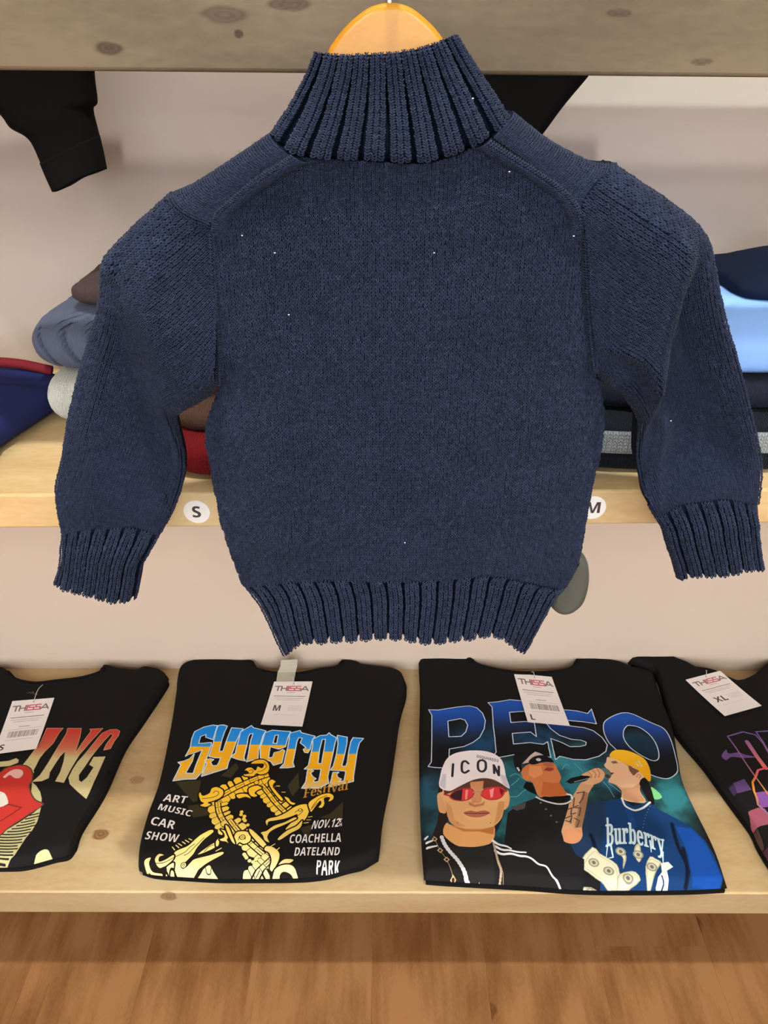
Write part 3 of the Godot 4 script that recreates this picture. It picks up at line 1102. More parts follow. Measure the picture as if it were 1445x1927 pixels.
	tag(tg, "grey plastic security tag")
	tg.position.z = -0.004
	# hanger
	var h := thing("wooden_hanger", at, "glossy honey coloured wooden clothes hanger inside the sweater collar", "hanger")
	var hw := wood_mat(wood(384, 256, Color(0.75, 0.54, 0.15), Color(0.70, 0.47, 0.10), 8, 5.0, []), 0.28)
	hw.clearcoat_enabled = true
	hw.clearcoat = 0.3
	hw.clearcoat_roughness = 0.15
	var outline := spline(P([-360,3857,-329,3903,-283,3952,-221,4003,-143,4047,-52,4064,40,4049,119,4003,184,3948,228,3894,286,3783,427,3562,708,3385,964,3272,1001,3232,959,3199,720,3272,363,3467,-50,3640,-451,3454,-807,3259,-990,3164,-1027,3194,-995,3226,-742,3343,-515,3517,-395,3736]), 5, true)
	put("hanger_body", plate(outline, 0.0095, 0.0032, 5), hw, h)
	var hk := []
	var x := P([-52,4056])[0]
	var peg := Vector3(0.006, FASCIA_BOT + 0.11 - 0.030, 0) - at
	hk.append(Vector3(x.x, x.y - 0.006, 0))
	hk.append(Vector3(x.x, x.y + 0.010, 0))
	var cen := Vector3(peg.x, peg.y - 0.010, 0)
	hk.append(Vector3(x.x, cen.y - 0.022, 0))
	for k in 15:
		var a := deg_to_rad(-70 + k * 18.0)
		hk.append(cen + Vector3(cos(a), sin(a), 0) * 0.0155)
	put("wire_hook", tube(curve3(hk, 3), 0.0016, 10), M.chrome, h)
	var lo := put("lint", merged(lint), M.card, o)
	tag(lo, "", "", "", "stuff")

# ---------------------------------------------------------------- folded t-shirts on the low shelf
func t_shirt(at: Vector3, t: Array, r: Array, b: Array, l: Array, paint: Callable, h: float, label: String) -> Node3D:
	var o := thing("folded_t_shirt", at, label, "t-shirt")
	var pt := patch(t, r, b, l, 96, 70)
	var lo := pt.g[0]
	var hi := pt.g[0]
	for q in pt.g:
		lo = lo.min(q)
		hi = hi.max(q)
	var p := Painter.new(lo, hi - lo, 4.0, Color(0.095, 0.093, 0.098))
	paint.call(p)
	var m := StandardMaterial3D.new()
	m.albedo_texture = p.done()
	m.roughness = 0.85
	m.metallic_specular = 0.25
	var nz := FastNoiseLite.new()
	nz.seed = int(at.x * 100) + 50
	nz.frequency = 9.0
	var under := func(u: float, v: float, q: Vector2) -> float:
		return h * 0.5
	var top := func(u: float, v: float, q: Vector2) -> float:
		var w := pt.width(v)
		var d := minf(minf(u, 1.0 - u) * w, minf(v, 1.0 - v) * pt.len_v)
		return h * (0.55 + 0.45 * ease_edge(d, 0.010)) + 0.0016 * nz.get_noise_2d(q.x, q.y) * minf(1.0, d / 0.02)
	put("front", sheet(pt, top, under, true, lo, hi - lo), m, o)
	# the layers folded under it
	var c := (lo + hi) / 2
	var pu := Patch.new(grown(t, c, 96), grown(r, c, 70), grown(b, c, 96), grown(l, c, 70))
	var top2 := func(u: float, v: float, _q: Vector2) -> float:
		var w := pu.width(v)
		return h * 0.5 * (0.5 + 0.5 * ease_edge(minf(minf(u, 1.0 - u) * w, minf(v, 1.0 - v) * pu.len_v), 0.006))
	var zero := func(_u, _v, _q): return 0.0
	put("folded_layer", sheet(pu, top2, zero, true), M.black, o)
	return o

func grown(a: Array, c: Vector2, n: int) -> PackedVector2Array:
	var p := resample(spline(P(a)), n)
	for i in p.size():
		p[i] = c + (p[i] - c) * 0.992 + Vector2(0.0012, 0.0)
	return p

func collar(o: Node3D, pts: Array, h: float):
	var line := []
	for q in spline(P(pts), 6):
		line.append(Vector3(q.x, h, q.y))
	put("collar", tube(line, 0.0042, 10), M.black, o)

func price_tag(o: Node3D, q: Array, hole_to: Array, size: String, barcode: bool, h: float):
	var c := P(q)          # top left, top right, bottom right, bottom left
	var p := Painter.new(Vector2.ZERO, Vector2(0.054, 0.086), 7.0, Color(0.94, 0.925, 0.925))
	var g := Color(0.62, 0.6, 0.6)
	p.disc(Vector2(0.0285, 0.0045), 0.0009, Color(0.45, 0.43, 0.43))
	var w := [0.0042, 0.0125, 0.0205, 0.0245, 0.0325, 0.0405, 0.0505]
	var names := "THISSA"
	var cols := [Color(0.45, 0.42, 0.41), Color(0.47, 0.43, 0.43), Color(0.78, 0.27, 0.32), Color(0.80, 0.36, 0.42), Color(0.78, 0.36, 0.42), Color(0.47, 0.45, 0.45)]
	# wide square capitals drawn as strokes
	var yt := 0.0098
	var yb := 0.0182
	var ym := (yt + yb) / 2
	var s := 0.0019
	var strokes := [
		[[w[0], yt, w[1] + 0.0003, yt], [w[0] + 0.0042, yt, w[0] + 0.0042, yb]],
		[[w[1] + 0.0008, yt + 0.001, w[1] + 0.0008, yb], [w[1] + 0.0008, ym, w[2], ym], [w[2], yt, w[2], yb]],
		[[w[2] + 0.0022, yt, w[2] + 0.0022, yb]],
		[[w[4] - 0.001, yt, w[3] + 0.0006, yt], [w[3] + 0.0006, yt, w[3] + 0.0006, ym], [w[3] + 0.0006, ym, w[4] - 0.001, ym], [w[4] - 0.001, ym, w[4] - 0.001, yb], [w[4] - 0.001, yb, w[3], yb]],
		[[w[5] - 0.0008, yt, w[4] + 0.0012, yt], [w[4] + 0.0012, yt, w[4] + 0.0012, ym], [w[4] + 0.0012, ym, w[5] - 0.0008, ym], [w[5] - 0.0008, ym, w[5] - 0.0008, yb], [w[5] - 0.0008, yb, w[4] + 0.0003, yb]],
		[[w[5] + 0.0002, yb, w[5] + 0.0052, yt], [w[5] + 0.0052, yt, w[6], yb], [w[5] + 0.003, ym + 0.002, w[6] - 0.001, ym + 0.002]]]
	for k in 6:
		for e in strokes[k]:
			p.line(PackedVector2Array([Vector2(e[0], e[1]), Vector2(e[2], e[3])]), s, cols[k])
	p.line(PackedVector2Array([Vector2(0.022, 0.0222), Vector2(0.033, 0.0222)]), 0.0008, g)
	var rr := RandomNumberGenerator.new()
	rr.seed = size.hash()
	for row in [[0.0295, 0.006, 0.048, 0.0013, 0.55], [0.0335, 0.007, 0.046, 0.0010, 0.75], [0.0368, 0.011, 0.043, 0.0010, 0.75]]:      # lines of small print too fine to read
		var x: float = row[1]
		while x < row[2]:
			var ln := rr.randf_range(0.0008, 0.0032)
			p.line(PackedVector2Array([Vector2(x, row[0]), Vector2(minf(x + ln, row[2]), row[0])]), row[3], Color(row[4], row[4] - 0.02, row[4] - 0.02))
			x += ln + 0.0009
	var ink := Color(0.22, 0.19, 0.2)
	if barcode:
		p.line(PackedVector2Array([Vector2(0.021, 0.0455), Vector2(0.034, 0.0455)]), 0.0011, g)
		p.line(PackedVector2Array([Vector2(0.009, 0.0498), Vector2(0.049, 0.0492)]), 0.0006, Color(0.75, 0.73, 0.73))
		var x := 0.010
		while x < 0.0475:
			var bw := rr.randf_range(0.0003, 0.0013)
			p.fill([PackedVector2Array([Vector2(x, 0.0525), Vector2(x + bw, 0.0525), Vector2(x + bw, 0.0625), Vector2(x, 0.0625)])], Color(0.5, 0.47, 0.47))
			x += bw + rr.randf_range(0.0004, 0.0013)
		p.line(PackedVector2Array([Vector2(0.010, 0.0665), Vector2(0.044, 0.0665)]), 0.0006, Color(0.72, 0.7, 0.7))
		p.text(size, PackedVector2Array([Vector2(0.0045, 0.0815), Vector2(0.0115, 0.0815), Vector2(0.0045, 0.0725)]), ink)
	else:
		p.text(size, PackedVector2Array([Vector2(0.0085, 0.0585), Vector2(0.0085 + 0.0118 * size.length() ** 0.6, 0.0585), Vector2(0.0085, 0.0475)]), ink)
		for k in 5:
			p.line(PackedVector2Array([Vector2(0.029, 0.048 + k * 0.0022), Vector2(0.048, 0.048 + k * 0.0022)]), 0.001, Color(0.87, 0.85, 0.86))
		p.line(PackedVector2Array([Vector2(0.013, 0.066), Vector2(0.042, 0.066)]), 0.0006, Color(0.78, 0.76, 0.76))
	var m := StandardMaterial3D.new()
	m.albedo_texture = p.done()
	m.roughness = 0.45
	var st := SurfaceTool.new()
	st.begin(Mesh.PRIMITIVE_TRIANGLES)
	st.set_smooth_group(-1)
	var n := 8
	for k in n:          # a stiff card with a slight curl towards its lower end
		var quad := []
		for e in [[0.0, k], [1.0, k], [1.0, k + 1], [0.0, k + 1]]:
			var v: float = float(e[1]) / n
			var q2 := c[0].lerp(c[1], e[0]).lerp(c[3].lerp(c[2], e[0]), v)
			quad.append([Vector3(q2.x, h + 0.0012 + 0.003 * v * v, q2.y), Vector2(e[0], v)])
		for f in 2:
			for i in ([0, 1, 2, 0, 2, 3] if f == 0 else [0, 2, 1, 0, 3, 2]):
				st.set_uv(quad[i][1] if f == 0 else Vector2(0.02, 0.5))
				st.add_vertex(quad[i][0] - (Vector3.ZERO if f == 0 else Vector3(0, 0.0006, 0)))
		for sd in 2:
			var a: Vector3 = quad[0][0] if sd == 0 else quad[2][0]
			var b: Vector3 = quad[3][0] if sd == 0 else quad[1][0]
			var dn := Vector3(0, 0.0006, 0)
			for i in [a, b, b - dn, a, b - dn, a - dn]:
				st.set_uv(Vector2(0.02, 0.5))
				st.add_vertex(i)
	st.generate_normals()
	var card := put("price_tag", st.commit(), m, o)
	tag(card, "white price tag lettered THISSA with size " + size)
	var hole := c[0].lerp(c[1], 0.53).lerp(c[3].lerp(c[2], 0.53), 0.05)
	var e2 := P(hole_to)[0]
	put("tag_string", tube(curve3([Vector3(hole.x, h + 0.002, hole.y), Vector3((hole.x + e2.x) / 2, h + 0.006, (hole.y + e2.y) / 2), Vector3(e2.x, h, e2.y)], 5), 0.0005, 6), M.clear, card)

func t_shirts():
	var y := LOW_TOP + 0.0004
	var h := 0.0205
	# second from the left
	var s := t_shirt(Vector3(-0.14599, y - 0.0005, -0.66432),
		[-1486,-1665,-1440,-1819,-1284,-1904,-996,-1926,-669,-1891,-496,-1900,-458,-1840,-385,-1735,-116,-1652,200,-1632,508,-1714,764,-1777,858,-1917,1050,-1861,1138,-1798,1571,-1714,1727,-1591], [1727,-1591,1779,-1390,1760,-1196,1670,-788,1556,108,1446,772,1412,1139,1395,1283],
		[-1217,1457,-1049,1505,-675,1533,-349,1551,-26,1551,532,1544,831,1509,1066,1438,1217,1398,1314,1337,1395,1283], [-1486,-1665,-1475,-1470,-1435,-1234,-1353,-542,-1288,289,-1307,772,-1295,1113,-1250,1361,-1217,1457],
		art_festival, h, "black folded t-shirt with blue and gold gothic lettering over a golden two-headed serpent print")
	collar(s, [-464,-1783,-424,-1708,-353,-1608,-93,-1527,219,-1507,522,-1588,774,-1654,861,-1783], h - 0.002)
	price_tag(s, [-79,-1367,458,-1372,396,-508,-150,-543], [146,-1496], "M", false, h)
	# grey size strip standing at the neck
	var q := P([-46,-1517,209,-1527,199,-1367,-50,-1367])
	var grey := cloth(Color(0.66, 0.64, 0.58), 0.6)
	var bars := []
	var st := SurfaceTool.new()
	st.begin(Mesh.PRIMITIVE_TRIANGLES)
	st.set_smooth_group(-1)
	var z0 := q[0].y
	var prof := [[q[3], q[2], h + 0.0008], [q[0], q[1], h + 0.0045], [q[0] + Vector2(0.004, -0.006), q[1] + Vector2(0.002, -0.006), h + 0.011], [q[0] + Vector2(0.0046, -0.0085), q[1] + Vector2(0.0026, -0.0085), h + 0.020]]
	for k in 3:
		for f in 2:
			var a := Vector3(prof[k][0].x, prof[k][2], prof[k][0].y)
			var b := Vector3(prof[k][1].x, prof[k][2], prof[k][1].y)
			var c := Vector3(prof[k + 1][1].x, prof[k + 1][2], prof[k + 1][1].y)
			var d := Vector3(prof[k + 1][0].x, prof[k + 1][2], prof[k + 1][0].y)
			var dn := Vector3(0, 0, -0.0006) if f == 1 else Vector3.ZERO
			for v in ([a, d, c, a, c, b] if f == 0 else [a, c, d, a, b, c]):
				st.add_vertex(v + dn)
	st.generate_normals()
	var strip := put("size_strip", st.commit(), grey, s)
	tag(strip, "grey size strip at the neck")
	# third from the left
	s = t_shirt(Vector3(0.21154, y, -0.65603),
		[-1608,-2012,-1507,-2104,-1296,-2125,-948,-2114,-841,-2063,-760,-1911,-467,-1787,-135,-1733,343,-1752,619,-1851,746,-2042,952,-2037,1277,-1951,1452,-1836,1579,-1801,1750,-1689], [1750,-1689,1723,-1382,1710,-1023,1697,-684,1595,-135,1542,157,1540,501,1575,949,1583,1217,1554,1581],
		[-1684,1485,-1393,1510,-640,1562,-145,1608,353,1626,1105,1626,1543,1608], [-1608,-2012,-1614,-1665,-1616,-1290,-1662,-442,-1685,297,-1695,949,-1684,1485],
		art_band, h, "black folded t-shirt with large blue lettering above a print of three men in caps")
	collar(s, [-891,-1965,-778,-1795,-490,-1663,-163,-1610,308,-1629,579,-1726,709,-1905], h - 0.002)
	price_tag(s, [-274,-1617,250,-1540,308,-595,-230,-666], [-19,-1642], "L", true, h)
	# leftmost, cut by the picture's edge
	s = t_shirt(Vector3(-0.45809, y, -0.66432),
		[-2681,-1694,-2271,-1773,-1781,-1812,-1599,-1773,-1417,-1694,-1091,-1733,-985,-1741,-846,-1668,-655,-1509,-355,-1426,-70,-1468,247,-1527,478,-1642,509,-1773,711,-1704,993,-1668,1102,-1731,1358,-1647], [1358,-1647,1486,-1565,1508,-1438,1358,-773,1244,-298,1210,275,1175,549,1093,928,1100,1155],
		[-1436,1388,-453,1425,368,1421,635,1403,918,1311,1057,1273,1100,1155], [-2681,-1694,-2559,-1290,-2189,-381,-1776,585,-1436,1388],
		art_lips, h, "black folded t-shirt with red lips and tapering red to cream lettering at the far left")
	collar(s, [-786,-1567,-581,-1393,-286,-1311,-5,-1353,308,-1410,537,-1521,561,-1647], h - 0.002)
	price_tag(s, [-466,-986,80,-1050,196,-132,-309,-41], [-172,-1333], "S", true, h)
	# rightmost
	s = t_shirt(Vector3(0.55801, y, -0.65603),
		[-2021,-1903,-2004,-1980,-1906,-2043,-1651,-2082,-1484,-2028,-1360,-1909,-1238,-1793,-961,-1730,-813,-1594,-636,-1494,-377,-1605,-141,-1793,22,-1895,364,-1939,796,-1998,1372,-1939,1843,-1880], [1843,-1880,1610,-1136,1138,248,731,1516],
		[-1303,1611,-961,1634,-223,1626,731,1516], [-2021,-1903,-1862,-1804,-1695,-1690,-1710,-1347,-1769,-782,-1705,-449,-1592,-111,-1519,207,-1431,586,-1367,867,-1369,1063,-1339,1320,-1303,1611],
		art_race, h + 0.004, "black folded t-shirt with purple outlined lettering and checkered print at the far right")
	price_tag(s, [-1367,-1441,-816,-1622,-535,-916,-1095,-731], [-1017,-1636], "XL", false, h + 0.004)

# ---------------------------------------------------------------- prints, each in its shirt's own plane
func art_festival(p: Painter):
	var olive := Color(0.235, 0.21, 0.13)
	for a in [[-1067,340,-760,317,-745,619,-789,633], [-847,689,-602,633,-523,798,-742,852], [-530,257,-381,59,-331,136,-403,287], [298,405,410,197,444,434,372,549], [835,798,978,633,982,879,701,852], [507,984,662,932,588,1139], [-96,405,43,376,113,549,-29,549]]:
		p.fill([P(a)], olive)
	var white := Color(0.86, 0.92, 0.98)
	var blue := Color(0.12, 0.55, 0.93)
	var amber := Color(0.97, 0.72, 0.14)
	var sand := Color(0.85, 0.74, 0.55)
	# letters: outline, where blue turns to amber (at top, turn, foot)
	var letters := [
		[[[-1029,-49,-1000,-192,-1013,-350,-1001,-463,-901,-539,-788,-577,-728,-565,-737,-469,-742,-326,-777,-344,-839,-369,-844,-419,-913,-381,-911,-259,-850,-262,-755,-277,-743,-240,-757,-49,-775,203,-832,297,-969,300,-1098,325,-1054,84,-1099,49,-1029,32,-969,-9,-930,-85,-929,32,-975,214,-875,220,-866,90,-838,-156,-931,-108,-999,-79]], [-1001,-463,-999,-210,-969,300]],
		[[[-720,-545,-705,-571,-653,-575,-596,-552,-615,-444,-625,-314,-622,-120,-572,-126,-563,-259,-546,-406,-530,-520,-380,-501,-404,-438,-431,-314,-444,-192,-462,-26,-476,55,-478,144,-588,192,-671,225,-765,261,-739,67,-772,15,-716,-3,-667,11,-701,46,-662,107,-604,101,-590,55,-581,-20,-655,-20,-733,-44,-722,-204,-722,-326,-724,-463]], [-653,-575,-696,-291,-671,225]],
		[[[-401,-450,-278,-552,-243,-513,-78,-463,-106,-388,-118,-265,-131,-156,-118,-3,-181,9,-250,38,-245,-49,-248,-192,-247,-314,-234,-419,-277,-419,-292,-363,-289,-216,-295,-132,-297,-26,-271,23,-366,0,-460,-38,-410,-97,-411,-216,-402,-338]], [-274,-526,-330,-238,-361,32]],
		[[[-83,-431,7,-475,243,-457,217,-350,204,-210,129,-170,12,-210,9,-120,13,-20,67,-32,76,-108,143,-132,176,-162,202,-138,192,-26,187,55,91,90,52,32,-84,-26,-114,-204,-98,-265], [38,-265,50,-394,97,-400,91,-252]], [7,-475,-47,-234,91,90]],
		[[[241,-431,366,-475,384,-438,565,-381,533,-301,521,-168,497,-114,460,-120,439,-162,472,-192,431,-234,390,-271,411,-350,358,-357,341,-289,335,-156,323,44,348,112,273,129,178,133,220,67,226,-49,238,-192,242,-338]], [366,-475,259,-174,273,135]],
		[[[545,-332,636,-388,721,-394,747,-431,778,-394,847,-350,832,-265,807,-49,789,101,772,270,787,368,719,412,694,439,570,433,473,433,514,347,521,169,556,146,590,175,556,208,588,264,631,297,597,325,617,349,670,341,680,236,687,146,479,146,524,90,538,-73,553,-228], [635,55,642,-168,664,-326,710,-332,705,-192,695,-73,686,61]], [636,-388,561,-130,570,433]],
		[[[859,-388,984,-357,983,-252,962,-85,934,107,989,112,1005,44,1016,-132,1038,-289,1064,-350,1193,-338,1143,-265,1118,-132,1105,44,1086,270,1088,338,991,368,904,395,795,425,820,325,835,203,903,203,877,231,893,281,940,308,906,347,976,336,993,203,983,180,801,163,834,101,861,-73,875,-252]], [859,-388,860,-91,905,412]]]
	for l in letters:
		var polys := []
		for a in l[0]: polys.append(P(a))
		var k := P(l[1])
		for pl in polys:
			p.line(pl, 0.0018, white, true)
		p.fill(polys, [k[0].y, blue, k[1].y - 0.0004, Color(0.2, 0.6, 0.93), k[1].y + 0.0004, amber, lerpf(k[1].y, k[2].y, 0.75), amber, k[2].y, sand])
		for pl in polys:
			p.line(pl, 0.0008, Color(0.80, 0.89, 0.95), true)
	p.text("Festival", P([495,576,1030,460,501,444]), Color(0.76, 0.56, 0.18), "Droid Serif", 700)
	var w := Color(0.95, 0.94, 0.93)
	p.text("ART", P([-1156,616,-873,653,-1145,514]), w)
	p.text("MUSIC", P([-1196,733,-773,839,-1182,650]), w)
	p.text("CAR", P([-1230,932,-930,1010,-1220,828]), w)
	p.text("SHOW", P([-1237,1126,-850,1179,-1230,1026]), w)
	p.text("NOV.12", P([622,1000,941,969,647,889]), w)
	p.text("T", P([942,913,979,911,945,863]), w)
	p.text("H", P([945,963,981,961,947,921]), w)
	p.text("COACHELLA", P([393,1189,977,1161,397,1077]), w)
	p.text("DATELAND", P([462,1344,972,1332,470,1241]), w)
	p.text("PARK", P([715,1514,977,1514,719,1395]), w)
	serpent(p)

func serpent(p: Painter):
	var y0 := P([-118,7])[0].y
	var y1 := P([-792,1604])[0].y
	var gold := [y0, Color(0.97, 0.75, 0.18), lerpf(y0, y1, 0.35), Color(0.98, 0.80, 0.24), lerpf(y0, y1, 0.65), Color(0.97, 0.86, 0.45), y1, Color(0.93, 0.86, 0.67)]
	var ink := Color(0.10, 0.075, 0.04)
	var lw := 0.0006
	# the arms of the diamond: black ground, then blocks in rows with dark joints between them
	var arms := [
		[[-561,609,-406,490,-239,378,-79,287,48,229], 0.0225, 8], [[-41,361,69,490,178,632,310,770], 0.0185, 7],
		[[-510,601,-459,770,-369,919,-288,1021], 0.0205, 6], [[-341,852,-185,1036,24,1239,256,1422], 0.0185, 8], [[266,1325,163,1457,-6,1621], 0.019, 6]]
	for a in arms:
		p.line(spline(P(a[0]), 6), a[1] * 1.12, ink)
	for a in arms:
		var line := resample(spline(P(a[0]), 6), a[2] * 6)
		var half: float = a[1] / 2
		for row in 3:
			var lo: float = [-1.0, -0.28, 0.36][row]
			var hi: float = [-0.36, 0.28, 1.0][row]
			var at := row * 2
			while at < line.size() - 2:
				var ln: int = [5, 7, 4, 6][(at + row) % 4]
				var e := mini(at + ln, line.size() - 1)
				var up := PackedVector2Array()
				var dn := PackedVector2Array()
				for i in range(at, e + 1):
					var d := (line[mini(i + 1, line.size() - 1)] - line[maxi(i - 1, 0)]).normalized().orthogonal()
					var swell := 1.0 + (0.22 * sin(PI * float(i - at) / maxf(1, e - at)) if row != 1 else 0.0)
					up.append(line[i] + d * half * lo * (swell if row == 0 else 1.0))
					dn.append(line[i] + d * half * hi * (swell if row == 2 else 1.0))
				dn.reverse()
				up.append_array(dn)
				p.fill([up], gold)
				p.line(up, lw, ink, true)
				if row == 1 and ln > 5:
					var m := (at + e) / 2
					p.line(PackedVector2Array([line[at + 1], line[m], line[e - 1]]), lw, ink)
				at = e + (0 if row != 2 else 1)
	# curls, jaws and crests
	for a in [
		[-256,179,-229,136,-176,128,-122,170,-103,111,-45,136,-33,76,-89,68,-192,68,-151,16,-64,-2,10,42,46,128,31,204,-45,237,-101,221,-136,262,-230,262,-261,237,-196,221,-229,179],
		[-732,569,-748,522,-735,490,-699,538,-661,530,-621,498,-612,442,-564,418,-508,434,-461,474,-456,538,-493,585,-553,616,-613,640,-570,663,-627,701,-703,678,-664,647,-701,624],
		[62,337,98,304,149,337,132,361,125,410,172,474,264,585,240,609,150,506,85,410], [273,554,327,569,366,624,420,647,390,671,335,640],
		[-167,458,-140,418,-63,394,-5,434,-53,466,-81,506,-43,538,-79,562,-135,538], [-299,538,-244,514,-164,522,-115,585,-184,562,-258,585],
		[228,830,323,770,412,694,493,660,558,663,589,724,572,830,516,919,434,984,337,1009,379,933,435,860,454,800,393,830,320,860,209,889,135,907,130,963,97,904,129,860],
		[569,647,629,585,717,530,808,514,862,551,855,609,802,635,818,577,753,585,762,663,736,717,691,709,720,663,704,624,652,709,612,770,586,724],
		[64,1049,128,1023,168,984,220,945,318,905,425,839,450,865,322,945,226,997,165,1049,151,1113,181,1176,122,1151,92,1088], [264,1126,353,1023,459,958,520,879,507,984,402,1062,299,1144],
		[-858,1323,-819,1267,-725,1220,-652,1131,-598,1071,-504,1009,-470,1043,-556,1146,-614,1250,-638,1323,-687,1395,-712,1426,-738,1451,-719,1479,-684,1465,-654,1426,-613,1380,-466,1337,-332,1291,-314,1323,-439,1412,-560,1507,-647,1574,-745,1563,-825,1472],
		[-1152,1444,-1154,1380,-1097,1359,-1099,1430,-1055,1486,-942,1507,-987,1556,-1078,1546], [-1051,1387,-1022,1316,-956,1334,-1003,1354,-994,1409,-933,1387,-856,1330,-845,1387,-904,1454,-989,1472], [-901,1465,-834,1423,-821,1479,-849,1521,-932,1521,-901,1493], [-920,1570,-910,1507,-886,1528,-891,1583], [-868,1576,-856,1493,-819,1500,-814,1563,-846,1587],
		[-592,1323,-432,1176,-408,1235,-524,1308], [-422,1161,-389,1124,-379,1213,-409,1228], [-397,1009,-340,1025,-294,1101,-299,1146,-264,1198,-308,1169,-362,1161,-386,1139,-339,1108,-355,1055],
		[-638,1590,-532,1521,-444,1451,-389,1507,-301,1604,-615,1607],
		[-226,1071,-192,1032,-99,1032,-44,1086,-40,1161,-100,1198,-156,1176,-184,1206,-221,1139], [-354,947,-308,978,-250,1086,-198,1198,-250,1161,-336,1009], [-77,1002,-20,1025,149,1198,116,1243,-38,1086],
		[152,1220,233,1235,307,1308,306,1409,260,1507,220,1493,227,1395,190,1308,133,1272], [310,1444,367,1380,470,1387,436,1430,348,1444], [240,1604,277,1493,374,1444,478,1465,554,1590,549,1604,505,1604,460,1535,381,1514,333,1535,329,1604]]:
		var s := spline(P(a), 4, true)
		p.line(s, lw * 4.5, ink, true)
		p.fill([s], gold)
		p.line(s, lw, ink, true)
	for a in [[-696,585,-588,569,-522,538,-517,490,-559,478,-574,506], [-226,204,-169,221,-147,187,-171,162,-195,179], [-91,195,-27,170,6,111,-30,50], [426,770,479,724,513,747,486,792,451,830], [613,709,683,601,783,546], [603,739,673,647],
		[-848,1366,-735,1294,-705,1250,-651,1198], [-1051,1430,-937,1423,-848,1366], [-1098,1493,-1040,1521,-964,1521], [-738,1337,-693,1308,-653,1250,-562,1116], [-174,1146,-168,1101,-137,1086,-101,1108,-103,1139], [-477,1479,-456,1521,-418,1521,-413,1479], [314,1590,323,1556,355,1563,359,1597], [-527,1294,-486,1235,-440,1206]]:
		p.line(spline(P(a), 5), lw * 1.1, ink)
	for c in P([-719,1451,-134,1108,440,1583]):
		p.disc(c, 0.0034, ink)
		p.disc(c, 0.0026, gold)
		p.disc(c, 0.0014, ink)
		p.disc(c, 0.0009, gold)
	p.disc(P([-83,353])[0], 0.0034, ink)
	p.disc(P([-83,353])[0], 0.0026, gold)
	p.disc(P([481,739])[0], 0.0022, ink)
	p.disc(P([481,739])[0], 0.0015, gold)
	# spikes and beads
	for a in [[-892,1235,-857,1272], [-857,1213,-818,1243], [-836,1191,-791,1218], [-795,1169,-757,1194], [-767,1149,-721,1176], [-731,1131,-694,1149], [-558,822,-499,800], [-475,926,-430,897], [-480,924,-431,897], [187,1235,241,1194], [259,1286,299,1243], [163,402,203,402], [240,490,279,490], [585,837,629,830], [569,875,614,875], [542,919,592,911], [-398,1286,-346,1250]]:
		p.line(P(a), 0.0011, gold)
	for c in P([-197,770,-155,830,-139,889,-99,948,-197,807,-156,867]): p.disc(c, 0.0022, gold)
	for c in P([-80,1323,-48,1366,-10,1402,30,1416,58,1387,-64,1344]): p.disc(c, 0.0021, gold)

